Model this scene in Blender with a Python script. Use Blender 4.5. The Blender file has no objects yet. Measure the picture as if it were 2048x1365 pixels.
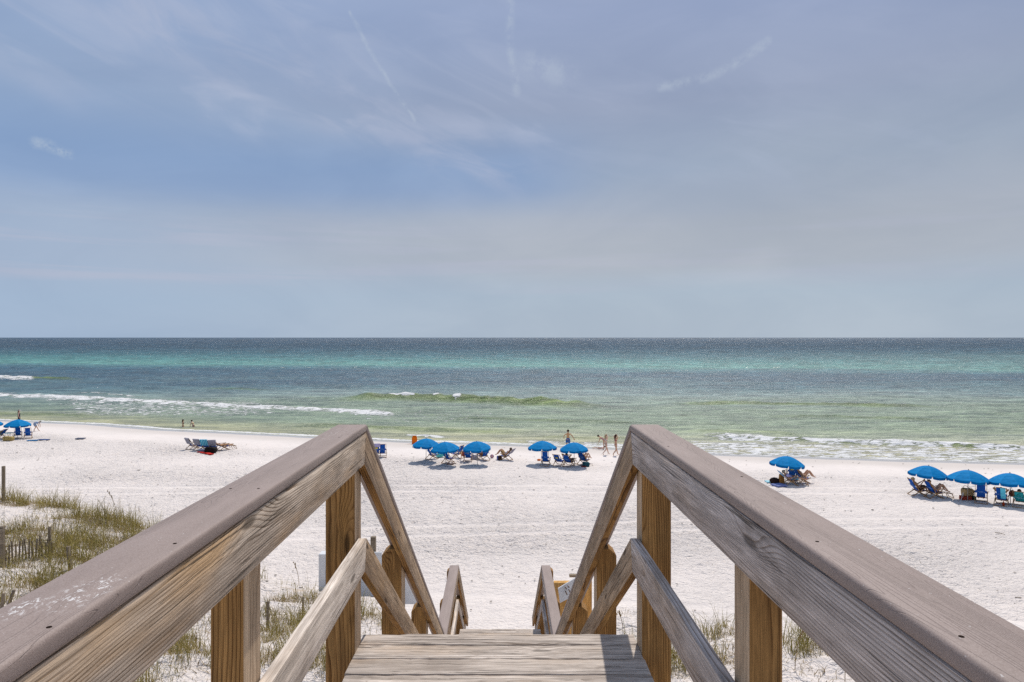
import bpy, bmesh, math, random
import numpy as np
from mathutils import Vector, Matrix
R = math.radians
random.seed(7); rng = np.random.RandomState(11)
SC = bpy.context.scene
COL = SC.collection

# ------------------------------------------------------------------ camera, world, sun, exposure
CAMZ = 10.5                      # metres above the sea; the sand is at 1.0, the top deck at 9.0
FPX = 1365.33                    # 24 mm lens on a 36 mm sensor, picture 2048 wide
HZ = 675.0
cam_d = bpy.data.cameras.new('camera'); cam = bpy.data.objects.new('camera', cam_d); COL.objects.link(cam)
cam_d.lens = 24.0; cam_d.sensor_width = 36.0; cam_d.clip_start = 0.05; cam_d.clip_end = 120000
cam.location = (0, 0, CAMZ); cam.rotation_euler = (R(90), 0, 0); cam_d.shift_y = -7.0/2048
SC.camera = cam
SC.view_settings.view_transform = 'Standard'; SC.view_settings.look = 'None'
SC.view_settings.exposure = 0.0; SC.view_settings.gamma = 1.0
SC.cycles.max_bounces = 6; SC.cycles.diffuse_bounces = 3; SC.cycles.glossy_bounces = 3
SC.cycles.transparent_max_bounces = 8
SC.cycles.use_denoising = False; SC.cycles.sample_clamp_direct = 4.0; SC.cycles.sample_clamp_indirect = 4.0

SUN_EL, SUN_AZ = R(57), R(15)    # azimuth from +Y towards +X
sun_dir = Vector((math.sin(SUN_AZ)*math.cos(SUN_EL), math.cos(SUN_AZ)*math.cos(SUN_EL), math.sin(SUN_EL)))
sd = bpy.data.lights.new('sun', 'SUN'); sd.energy = 3.5; sd.angle = R(0.6); sd.color = (1.0, 0.94, 0.865)
sun = bpy.data.objects.new('sun', sd); COL.objects.link(sun)
sun.rotation_euler = (-sun_dir).to_track_quat('-Z', 'Y').to_euler(); sun.location = (0, 0, 40)

def lin(r, g, b):
    f = lambda c: (c/255/12.92) if c/255 <= 0.04045 else ((c/255+0.055)/1.055)**2.4
    return (f(r), f(g), f(b), 1.0)

class NT:
    """small node-tree writer"""
    def __init__(s, tree): s.t = tree; s.n = tree.nodes; s.l = tree.links
    def new(s, typ, **kw):
        n = s.n.new(typ)
        for k, v in kw.items():
            if hasattr(n, k): setattr(n, k, v)
        return n
    def put(s, sock, v):
        if isinstance(v, bpy.types.NodeSocket): s.l.new(v, sock)
        elif v is not None:
            try: sock.default_value = v
            except Exception: sock.default_value = (v, v, v)
    def m(s, op, a, b=None, c=None, clamp=False):
        n = s.n.new('ShaderNodeMath'); n.operation = op; n.use_clamp = clamp
        s.put(n.inputs[0], a)
        if b is not None: s.put(n.inputs[1], b)
        if c is not None: s.put(n.inputs[2], c)
        return n.outputs[0]
    def vm(s, op, a, b=None):
        n = s.n.new('ShaderNodeVectorMath'); n.operation = op; s.put(n.inputs[0], a)
        if b is not None: s.put(n.inputs[1], b)
        return n.outputs[1] if op in ('LENGTH', 'DOT_PRODUCT', 'DISTANCE') else n.outputs[0]
    def sep(s, v):
        n = s.n.new('ShaderNodeSeparateXYZ'); s.put(n.inputs[0], v); return n.outputs
    def comb(s, x, y, z):
        n = s.n.new('ShaderNodeCombineXYZ'); s.put(n.inputs[0], x); s.put(n.inputs[1], y); s.put(n.inputs[2], z); return n.outputs[0]
    def noise(s, vec, scale, detail=4, rough=0.55, dist=0.0):
        n = s.n.new('ShaderNodeTexNoise'); s.put(n.inputs['Vector'], vec); n.inputs['Scale'].default_value = scale
        n.inputs['Detail'].default_value = detail; n.inputs['Roughness'].default_value = rough; n.inputs['Distortion'].default_value = dist
        return n.outputs[0]
    def ramp(s, fac, stops, interp='LINEAR'):
        n = s.n.new('ShaderNodeValToRGB'); n.color_ramp.interpolation = interp; s.put(n.inputs[0], fac)
        e = n.color_ramp.elements
        while len(e) < len(stops): e.new(0.5)
        for i, (p, c) in enumerate(stops):
            e[i].position = p; e[i].color = c if len(c) == 4 else (*c, 1)
        return n.outputs[0]
    def smooth(s, x, a, b, lo=0.0, hi=1.0):
        n = s.n.new('ShaderNodeMapRange'); n.interpolation_type = 'SMOOTHSTEP'; s.put(n.inputs[0], x)
        n.inputs[1].default_value = a; n.inputs[2].default_value = b; n.inputs[3].default_value = lo; n.inputs[4].default_value = hi
        return n.outputs[0]
    def mix(s, fac, a, b, blend='MIX'):
        n = s.n.new('ShaderNodeMix'); n.data_type = 'RGBA'; n.blend_type = blend
        s.put(n.inputs[0], fac); s.put(n.inputs[6], a); s.put(n.inputs[7], b); return n.outputs[2]

# --- sky
W = bpy.data.worlds.new('World'); SC.world = W; W.use_nodes = True
w = NT(W.node_tree); w.n.clear()
sky = w.new('ShaderNodeTexSky'); sky.sky_type = 'NISHITA'; sky.sun_disc = False
sky.sun_elevation = SUN_EL; sky.sun_rotation = SUN_AZ; sky.air_density = 1.0; sky.dust_density = 1.5; sky.ozone_density = 1.5
dirv = w.new('ShaderNodeTexCoord').outputs['Generated']
dn = w.vm('NORMALIZE', dirv); dx, dy, dz = w.sep(dn)
az = w.m('MULTIPLY', w.m('ARCTAN2', dx, dy), 57.2958); el = w.m('MULTIPLY', w.m('ARCSINE', dz), 57.2958)
elp = w.m('MAXIMUM', el, 0.0)
aev = w.comb(az, elp, 0.0)
nbig = w.noise(w.vm('MULTIPLY', aev, (0.022, 0.09, 1)), 1.0, 4, 0.5, 0.4)
elw = w.m('ADD', elp, w.m('MULTIPLY', w.m('SUBTRACT', nbig, 0.5), 3.5))
base = w.ramp(w.m('DIVIDE', elw, 60.0), [
    (0.0, lin(176, 190, 205)), (0.055, lin(172, 187, 203)), (0.10, lin(176, 184, 197)), (0.16, lin(172, 180, 194)),
    (0.225, lin(156, 171, 193)), (0.31, lin(150, 162, 187)), (0.42, lin(151, 165, 196)), (0.6, lin(156, 168, 194)), (1.0, lin(160, 169, 190))])
# bluer to the left, greyer to the right
rightness = w.smooth(az, -40.0, 45.0)
leftness = w.m('SUBTRACT', 1.0, w.smooth(az, -48.0, 12.0))
col = w.mix(w.m('MULTIPLY', leftness, 0.52), base, lin(144, 174, 212))
greyb = w.m('MULTIPLY', w.smooth(az, 6.0, 26.0), w.m('MULTIPLY', w.smooth(elw, 4.5, 9.0), w.m('SUBTRACT', 1.0, w.smooth(elw, 13.0, 20.0))))
col = w.mix(w.m('MULTIPLY', greyb, 0.42), col, lin(158, 167, 180))
# clear blue patch between the cloud veils
tilt = w.m('ADD', elw, w.m('MULTIPLY', w.smooth(az, -20.0, 9.0), -1.2))
g1 = w.m('MULTIPLY', w.smooth(tilt, 8.6, 11.8), w.m('SUBTRACT', 1.0, w.smooth(tilt, 13.0, 18.0)))
g2 = w.m('SUBTRACT', 1.0, w.smooth(w.m('ADD', az, w.m('MULTIPLY', nbig, 4.0)), 2.0, 12.5))
col = w.mix(w.m('MULTIPLY', w.m('MULTIPLY', g1, g2), 0.52), col, lin(122, 153, 198))
# lower veil, warm grey-pink towards the middle and right
g3 = w.m('MULTIPLY', w.smooth(elw, 4.2, 6.5), w.m('SUBTRACT', 1.0, w.smooth(elw, 8.0, 10.5)))
g3 = w.m('MULTIPLY', g3, w.m('MULTIPLY', w.smooth(az, -32.0, -4.0), w.m('SUBTRACT', 1.0, w.smooth(az, 26.0, 48.0))))
col = w.mix(w.m('MULTIPLY', g3, 0.42), col, lin(176, 181, 189))
# wispy streaks drifting down to the right
sa, ca = math.sin(R(-17)), math.cos(R(-17))
u = w.m('ADD', w.m('MULTIPLY', az, ca), w.m('MULTIPLY', elp, sa)); v = w.m('SUBTRACT', w.m('MULTIPLY', elp, ca), w.m('MULTIPLY', az, sa))
st = w.noise(w.comb(w.m('MULTIPLY', u, 0.075), w.m('MULTIPLY', v, 0.30), 3.3), 1.0, 7, 0.50, 0.8)
st2 = w.noise(w.comb(w.m('MULTIPLY', u, 0.03), w.m('MULTIPLY', v, 0.09), 8.1), 1.0, 3, 0.5, 0.3)
wisp = w.m('MULTIPLY', w.smooth(st, 0.46, 0.72), w.smooth(st2, 0.36, 0.62))
wisp = w.m('MULTIPLY', wisp, w.m('MULTIPLY', w.smooth(elp, 9.0, 14.5), w.m('SUBTRACT', 1.0, w.m('MULTIPLY', rightness, 0.75))))
col = w.mix(w.m('MULTIPLY', wisp, 0.9), col, lin(180, 189, 211))
# broad band of wisps across the upper left
vb = w.m('ADD', v, 0.0)
band = w.m('MULTIPLY', w.smooth(vb, 10.0, 13.0), w.m('SUBTRACT', 1.0, w.smooth(vb, 13.5, 18.0)))
stf = w.noise(w.comb(w.m('MULTIPLY', u, 0.14), w.m('MULTIPLY', v, 0.42), 1.3), 1.0, 7, 0.56, 0.6)
col = w.mix(w.m('MULTIPLY', w.m('MULTIPLY', w.m('MULTIPLY', band, w.smooth(stf, 0.38, 0.68)), w.m('MULTIPLY', w.smooth(az, -40, -26), w.m('SUBTRACT', 1.0, w.smooth(az, -4.0, 6.0)))), 0.62), col, lin(176, 184, 206))
# flat low streaks near the horizon
ls = w.noise(w.comb(w.m('MULTIPLY', az, 0.035), w.m('MULTIPLY', elp, 0.75), 5.0), 1.0, 6, 0.55, 0.3)
lw = w.m('MULTIPLY', w.smooth(ls, 0.48, 0.68), w.m('MULTIPLY', w.smooth(elp, 2.6, 4.6), w.m('SUBTRACT', 1.0, w.smooth(elp, 8.0, 11.0))))
col = w.mix(w.m('MULTIPLY', lw, w.m('SUBTRACT', 0.55, w.m('MULTIPLY', rightness, 0.35))), col, lin(182, 186, 205))
# general soft mottling
mot = w.noise(w.vm('MULTIPLY', aev, (0.06, 0.15, 1)), 1.0, 6, 0.55, 0.5)
col = w.mix(0.5, col, w.mix(w.smooth(mot, 0.32, 0.7), (0.86, 0.89, 0.93, 1), (1.10, 1.08, 1.06, 1)), 'MULTIPLY')
# old aircraft trails
def pxdir(x, y):
    a = math.degrees(math.atan((x-1024)/FPX)); e = math.degrees(math.atan((HZ-y)/math.hypot(FPX, x-1024))); return a, e
jag = w.m('SUBTRACT', w.noise(w.vm('MULTIPLY', aev, (1.1, 1.1, 1)), 1.0, 5, 0.65), 0.5)
jag2 = w.m('SUBTRACT', w.noise(w.vm('MULTIPLY', aev, (1.1, 1.1, 1)), 1.7, 5, 0.6), 0.5)
azj = w.m('ADD', az, w.m('MULTIPLY', jag, 0.55)); elj = w.m('ADD', elp, w.m('MULTIPLY', jag2, 0.35))
def trail(pts, width, amt):
    global col
    tot = None
    for (p, q) in zip(pts[:-1], pts[1:]):
        (ax, ay), (bx, by) = pxdir(*p), pxdir(*q); L = math.hypot(bx-ax, by-ay); ux, uy = (bx-ax)/L, (by-ay)/L
        rx = w.m('SUBTRACT', azj, ax); ry = w.m('SUBTRACT', elj, ay)
        t = w.m('ADD', w.m('MULTIPLY', rx, ux), w.m('MULTIPLY', ry, uy))
        tc = w.m('MINIMUM', w.m('MAXIMUM', t, 0.0), L)
        ex = w.m('SUBTRACT', rx, w.m('MULTIPLY', tc, ux)); ey = w.m('SUBTRACT', ry, w.m('MULTIPLY', tc, uy))
        d = w.m('SQRT', w.m('ADD', w.m('MULTIPLY', ex, ex), w.m('MULTIPLY', ey, ey)))
        k = w.m('SUBTRACT', 1.0, w.smooth(d, 0.0, width))
        tot = k if tot is None else w.m('MAXIMUM', tot, k)
    br = w.smooth(w.noise(w.vm('MULTIPLY', aev, (0.7, 0.7, 1)), 1.0, 5, 0.7), 0.36, 0.62)
    col = w.mix(w.m('MULTIPLY', w.m('MULTIPLY', tot, br), amt), col, lin(190, 202, 214))
trail([(700, 25), (738, 98), (782, 170), (830, 240)], 0.26, 0.32)
trail([(1022, -10), (1018, 70), (1033, 185)], 0.55, 0.30)
trail([(1322, 174), (1392, 160), (1432, 148), (1482, 120), (1534, 84)], 0.55, 0.32)
trail([(70, 285), (95, 290), (135, 308)], 0.55, 0.5)
trail([(1065, 130), (1130, 150)], 1.7, 0.25)
bg = w.new('ShaderNodeBackground'); bg.inputs[1].default_value = 0.1
ten = w.vm('MULTIPLY', col, (10.0, 10.0, 10.0))
w.l.new(w.mix(0.95, sky.outputs[0], ten), bg.inputs[0])
wo = w.new('ShaderNodeOutputWorld'); w.l.new(bg.outputs[0], wo.inputs[0])

# ------------------------------------------------------------------ helpers
def tag(o, label=None, cat=None, group=None, kind=None):
    if label: o['label'] = label
    if cat: o['category'] = cat
    if group: o['group'] = group
    if kind: o['kind'] = kind
    return o

def empty(name, loc, rz=0.0, label=None, cat=None, group=None):
    o = bpy.data.objects.new(name, None); COL.objects.link(o); o.location = loc; o.rotation_euler = (0, 0, rz)
    o.empty_display_size = 0.2
    return tag(o, label, cat, group)

def mesh_obj(name, verts, faces, mat=None, parent=None, smooth=False, matrix=None):
    me = bpy.data.meshes.new(name); me.from_pydata([tuple(v) for v in verts], [], faces); me.validate(); me.update()
    if smooth:
        me.polygons.foreach_set('use_smooth', [True]*len(me.polygons))
    o = bpy.data.objects.new(name, me); COL.objects.link(o)
    if mat is not None: me.materials.append(mat)
    if parent is not None: o.parent = parent
    if matrix is not None: o.matrix_basis = matrix
    return o

def bm_obj(name, bm, mat=None, parent=None, smooth=False, matrix=None):
    me = bpy.data.meshes.new(name); bmesh.ops.recalc_face_normals(bm, faces=bm.faces); bm.to_mesh(me); bm.free()
    if smooth: me.polygons.foreach_set('use_smooth', [True]*len(me.polygons))
    o = bpy.data.objects.new(name, me); COL.objects.link(o)
    if mat is not None: me.materials.append(mat)
    if parent is not None: o.parent = parent
    if matrix is not None: o.matrix_basis = matrix
    return o

def kids(o): return [c for c in bpy.data.objects if c.parent == o]
KID = {}
def copy_tree(o, parent=None):
    c = o.copy(); COL.objects.link(c); c.parent = parent
    for ch in kids(o): copy_tree(ch, c)
    return c

class MB:
    """collects simple shapes into one mesh"""
    def __init__(s): s.v = []; s.f = []
    def add(s, vs, fs):
        b = len(s.v); s.v += [Vector(v) for v in vs]; s.f += [tuple(i+b for i in f) for f in fs]; return s
    def box(s, c, d, rot=None):
        hx, hy, hz = d[0]/2, d[1]/2, d[2]/2
        vs = [Vector((x, y, z)) for x in (-hx, hx) for y in (-hy, hy) for z in (-hz, hz)]
        if rot is not None: vs = [rot @ v for v in vs]
        c = Vector(c); return s.add([v+c for v in vs], [(0, 1, 3, 2), (4, 6, 7, 5), (0, 4, 5, 1), (2, 3, 7, 6), (0, 2, 6, 4), (1, 5, 7, 3)])
    def bar(s, a, b, wd, ht=None, up=(0, 0, 1)):
        a, b = Vector(a), Vector(b); ht = ht or wd; x = (b-a).normalized(); u = Vector(up)
        if abs(x.dot(u)) > 0.98: u = Vector((0, 1, 0))
        y = u.cross(x).normalized(); z = x.cross(y); q = []
        for p in (a, b):
            for (i, j) in ((-1, -1), (1, -1), (1, 1), (-1, 1)): q.append(p + y*(wd/2*i) + z*(ht/2*j))
        return s.add(q, [(0, 3, 2, 1), (4, 5, 6, 7), (0, 1, 5, 4), (1, 2, 6, 5), (2, 3, 7, 6), (3, 0, 4, 7)])
    def tube(s, pts, rad, seg=8, flat=1.0):
        pts = [Vector(p) for p in pts]; n = len(pts)
        if not hasattr(rad, '__len__'): rad = [rad]*n
        rings = []
        ref = Vector((1, 0, 0))
        for i, p in enumerate(pts):
            t = (pts[min(i+1, n-1)] - pts[max(i-1, 0)]).normalized()
            if abs(t.dot(ref)) > 0.95: ref2 = Vector((0, 1, 0))
            else: ref2 = ref
            a = (ref2 - t*ref2.dot(t)).normalized(); b = t.cross(a)
            rings.append([p + a*(rad[i]*math.cos(2*math.pi*k/seg)) + b*(rad[i]*flat*math.sin(2*math.pi*k/seg)) for k in range(seg)])
        vs = [v for r in rings for v in r] + [pts[0] , pts[-1]]
        fs = []
        for i in range(n-1):
            for k in range(seg): fs.append((i*seg+k, i*seg+(k+1) % seg, (i+1)*seg+(k+1) % seg, (i+1)*seg+k))
        m = n*seg
        for k in range(seg): fs.append((m, (k+1) % seg, k)); fs.append((m+1, (n-1)*seg+k, (n-1)*seg+(k+1) % seg))
        return s.add(vs, fs)
    def ball(s, c, r, nu=10, nv=7, half=False):
        c = Vector(c); r = Vector(r) if hasattr(r, '__len__') else Vector((r, r, r)); vs = []; fs = []
        v1 = math.pi/2 if half else math.pi
        for j in range(nv+1):
            ph = v1*j/nv
            for i in range(nu):
                th = 2*math.pi*i/nu; vs.append(c + Vector((r.x*math.sin(ph)*math.cos(th), r.y*math.sin(ph)*math.sin(th), r.z*math.cos(ph))))
        for j in range(nv):
            for i in range(nu): fs.append((j*nu+i, (j+1)*nu+i, (j+1)*nu+(i+1) % nu, j*nu+(i+1) % nu))
        return s.add(vs, fs)
    def build(s, name, mat=None, parent=None, smooth=False, matrix=None, clean=True):
        o = mesh_obj(name, s.v, s.f, mat, parent, smooth, matrix)
        if clean:
            bm = bmesh.new(); bm.from_mesh(o.data); bmesh.ops.remove_doubles(bm, verts=bm.verts, dist=1e-6)
            bmesh.ops.recalc_face_normals(bm, faces=bm.faces); bm.to_mesh(o.data); bm.free()
            if smooth: o.data.polygons.foreach_set('use_smooth', [True]*len(o.data.polygons))
        return o

# numpy gradient noise
_perm = rng.permutation(512); _perm = np.concatenate([_perm, _perm]); _gr = rng.rand(512)*2*np.pi
def pn(x, y):
    xi = np.floor(x).astype(int); yi = np.floor(y).astype(int); xf = x-xi; yf = y-yi; xi &= 511; yi &= 511
    u_ = xf*xf*xf*(xf*(xf*6-15)+10); v_ = yf*yf*yf*(yf*(yf*6-15)+10)
    def g(ix, iy, fx, fy):
        a = _gr[_perm[(_perm[ix & 511] + iy) & 511]]; return np.cos(a)*fx + np.sin(a)*fy
    n00 = g(xi, yi, xf, yf); n10 = g(xi+1, yi, xf-1, yf); n01 = g(xi, yi+1, xf, yf-1); n11 = g(xi+1, yi+1, xf-1, yf-1)
    return (n00*(1-u_)+n10*u_)*(1-v_) + (n01*(1-u_)+n11*u_)*v_
def fbm(x, y, o=4, g=0.5):
    s_ = 0; a = 1.0
    for i in range(o): s_ = s_ + a*pn(x*2**i+17.3*i, y*2**i+9.1*i); a *= g
    return s_
def sst(x, a, b):
    t = np.clip((x-a)/(b-a), 0, 1); return t*t*(3-2*t)

# ------------------------------------------------------------------ materials
def mat_new(name):
    m = bpy.data.materials.new(name); m.use_nodes = True; n = NT(m.node_tree)
    b = m.node_tree.nodes['Principled BSDF']; return m, n, b

def mat_plain(name, rgb, rough=0.7, var=0.15, scale=30.0, spec=0.3, bump=0.0, metal=0.0):
    m, n, b = mat_new(name); tc = n.new('ShaderNodeTexCoord').outputs['Object']
    f = n.noise(tc, scale, 3, 0.6)
    c0 = tuple(c*(1-var) for c in rgb[:3])+(1,); c1 = tuple(min(1, c*(1+var)) for c in rgb[:3])+(1,)
    n.l.new(n.mix(n.smooth(f, 0.3, 0.7), c0, c1), b.inputs['Base Color'])
    b.inputs['Roughness'].default_value = rough; b.inputs['Specular IOR Level'].default_value = spec; b.inputs['Metallic'].default_value = metal
    if bump:
        bn = n.new('ShaderNodeBump'); bn.inputs['Distance'].default_value = bump; n.l.new(f, bn.inputs['Height']); n.l.new(bn.outputs[0], b.inputs['Normal'])
    return m

def mat_wood(name, light, dark, warm, warm_amt=0.4, freq=95.0, crack=0.6, contrast=1.0, bump=1.0, knots=1.0, wavy=6.5, face='z'):
    m, n, b = mat_new(name)
    tc = n.new('ShaderNodeTexCoord').outputs['Object']; rnd = n.new('ShaderNodeObjectInfo').outputs['Random']
    off = n.comb(n.m('MULTIPLY', rnd, 37.0), n.m('MULTIPLY', rnd, 5.3), n.m('MULTIPLY', rnd, 11.7))
    P = n.vm('ADD', tc, off)
    x, y, z = n.sep(P); ox, oy, oz = n.sep(tc)
    # knots
    vo = n.new('ShaderNodeTexVoronoi'); vo.feature = 'F1'; vo.voronoi_dimensions = '2D'; n.l.new(n.comb(n.m('MULTIPLY', x, 1.25), n.m('MULTIPLY', z if face == 'z' else y, 5.0), 0.0), vo.inputs['Vector']); vo.inputs['Scale'].default_value = 1.0
    kr = n.sep(vo.outputs['Color'])[0]; kd = n.m('ADD', vo.outputs['Distance'], n.m('MULTIPLY', n.m('GREATER_THAN', kr, 0.55), 1.0))
    kin = n.m('SUBTRACT', 1.0, n.smooth(kd, 0.0, 0.34)); kmask = n.m('MULTIPLY', n.m('SUBTRACT', 1.0, n.smooth(kd, 0.035, 0.085)), knots)
    warp = n.noise(n.vm('MULTIPLY', P, (0.8, 2.2, 2.2)), 1.0, 2, 0.5, 0.1)
    warp2 = n.noise(n.vm('MULTIPLY', P, (3.5, 14.0, 14.0)), 1.0, 2, 0.5)
    py = n.m('ADD', oy, n.m('SUBTRACT', n.m('MULTIPLY', rnd, 0.16), 0.02)); pz = n.m('ADD', oz, n.m('MULTIPLY', n.m('FRACT', n.m('MULTIPLY', rnd, 7.7)), 0.22))
    rad = n.m('SQRT', n.m('ADD', n.m('MULTIPLY', py, py), n.m('MULTIPLY', pz, pz)))
    ph = n.m('ADD', n.m('MULTIPLY', rad, freq), n.m('MULTIPLY', warp, wavy)); ph = n.m('ADD', ph, n.m('MULTIPLY', kin, 5.0)); ph = n.m('ADD', ph, n.m('MULTIPLY', warp2, 0.9))
    ring = n.ramp(n.m('FRACT', ph), [(0.0, (0, 0, 0, 1)), (0.50, (0.15, 0.15, 0.15, 1)), (0.78, (0.9, 0.9, 0.9, 1)), (0.88, (1, 1, 1, 1)), (0.94, (0, 0, 0, 1))])
    fib = n.noise(n.vm('MULTIPLY', P, (7.0, 330.0, 330.0)), 1.0, 3, 0.65)
    fib2 = n.noise(n.vm('MULTIPLY', P, (2.0, 60.0, 60.0)), 1.0, 4, 0.6)
    big = n.noise(n.vm('MULTIPLY', P, (1.3, 5.0, 5.0)), 1.0, 3, 0.6)
    rmod = n.smooth(n.noise(n.vm('MULTIPLY', P, (1.6, 22.0, 22.0)), 1.0, 3, 0.6), 0.32, 0.62, 0.35, 1.15)
    ring = n.m('MULTIPLY', ring, rmod)
    c = n.mix(n.m('MULTIPLY', ring, 0.70*contrast, clamp=True), light, dark)
    c = n.mix(n.m('MULTIPLY', n.smooth(big, 0.45, 0.72), warm_amt), c, warm)
    c = n.mix(1.0, c, n.mix(n.smooth(fib, 0.25, 0.75), (0.70, 0.69, 0.68, 1), (1.24, 1.24, 1.24, 1)), 'MULTIPLY')
    c = n.mix(1.0, c, n.mix(n.smooth(fib2, 0.3, 0.7), (0.78, 0.77, 0.76, 1), (1.14, 1.14, 1.14, 1)), 'MULTIPLY')
    stn = n.noise(n.vm('MULTIPLY', P, (2.2, 9.0, 9.0)), 1.0, 5, 0.65, 0.6)
    c = n.mix(1.0, c, n.mix(n.smooth(stn, 0.30, 0.66), (0.70, 0.675, 0.655, 1), (1.12, 1.11, 1.10, 1)), 'MULTIPLY')
    cr = n.noise(n.vm('MULTIPLY', P, (1.5, 130.0, 130.0)), 1.0, 4, 0.55, 0.1)
    crm = n.m('MULTIPLY', n.smooth(cr, 0.675-0.06*crack, 0.705-0.06*crack), crack)
    c = n.mix(crm, c, tuple(k*0.22 for k in dark[:3])+(1,))
    c = n.mix(n.m('MULTIPLY', kmask, 0.8), c, tuple(k*0.35 for k in dark[:3])+(1,))
    n.l.new(c, b.inputs['Base Color']); b.inputs['Roughness'].default_value = 0.85; b.inputs['Specular IOR Level'].default_value = 0.2
    h = n.m('ADD', n.m('MULTIPLY', ring, -0.5), n.m('MULTIPLY', fib, 0.6)); h = n.m('SUBTRACT', h, n.m('MULTIPLY', crm, 1.6)); h = n.m('SUBTRACT', h, kmask)
    bn = n.new('ShaderNodeBump'); bn.inputs['Distance'].default_value = 0.0016*bump; bn.inputs['Strength'].default_value = 0.9
    n.l.new(h, bn.inputs['Height']); n.l.new(bn.outputs[0], b.inputs['Normal'])
    return m

M = {}
M['beam'] = mat_wood('weathered_rail_wood', (0.66, 0.56, 0.455, 1), (0.24, 0.17, 0.115, 1), (0.62, 0.40, 0.20, 1), 0.8, 140, 0.8, 1.35, 1.3, 1.0, 10.0)
M['beam_grey'] = mat_wood('grey_rail_wood', (0.56, 0.50, 0.465, 1), (0.26, 0.205, 0.17, 1), (0.50, 0.37, 0.26, 1), 0.5, 125, 0.8, 1.3, 1.3, 1.0, 13.0)
M['pale'] = mat_wood('pale_mid_rail_wood', (0.72, 0.65, 0.58, 1), (0.40, 0.32, 0.25, 1), (0.66, 0.50, 0.35, 1), 0.45, 160, 0.7, 0.85, 1.0, 1.0, 3.5)
M['beam_brown'] = mat_wood('brown_flight_wood', (0.50, 0.375, 0.26, 1), (0.20, 0.125, 0.07, 1), (0.52, 0.34, 0.18, 1), 0.5, 160, 0.8, 1.2, 1.2)
M['post'] = mat_wood('golden_post_wood', (0.36, 0.20, 0.072, 1), (0.12, 0.052, 0.013, 1), (0.40, 0.215, 0.062, 1), 0.5, 120, 0.35, 1.3, 0.6, 1.0, 8.0)
M['post_side'] = mat_wood('weathered_post_wood', (0.60, 0.46, 0.32, 1), (0.33, 0.22, 0.13, 1), (0.58, 0.40, 0.24, 1), 0.5, 150, 0.5, 1.0, 0.8, 0.5)
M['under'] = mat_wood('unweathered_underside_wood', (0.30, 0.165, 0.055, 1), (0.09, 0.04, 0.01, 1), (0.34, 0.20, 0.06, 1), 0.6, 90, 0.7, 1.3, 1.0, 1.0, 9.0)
M['deck'] = mat_wood('bleached_deck_wood', (0.62, 0.555, 0.495, 1), (0.21, 0.165, 0.13, 1), (0.54, 0.42, 0.31, 1), 0.6, 210, 1.0, 1.15, 1.6, 0.7, 3.5, 'y')
M['gold'] = mat_wood('new_golden_wood', (0.72, 0.42, 0.14, 1), (0.50, 0.25, 0.07, 1), (0.75, 0.46, 0.18, 1), 0.4, 60, 0.1, 0.7, 0.3)
M['stake'] = mat_wood('grey_stake_wood', (0.30, 0.25, 0.19, 1), (0.13, 0.10, 0.07, 1), (0.33, 0.25, 0.16, 1), 0.4, 60, 0.6)
M['chair_wood'] = mat_plain('chair_wood', (0.30, 0.17, 0.075), 0.6, 0.25, 12)
M['white'] = mat_plain('white_paint', (0.66, 0.67, 0.68), 0.5, 0.05, 6)
M['cloth_blue'] = None
M['screw'] = mat_plain('dark_screw_metal', (0.02, 0.012, 0.009), 0.95, 0.2, spec=0.05)
M['rust'] = mat_plain('rusty_bolt', (0.10, 0.05, 0.03), 0.7, 0.3)

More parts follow.
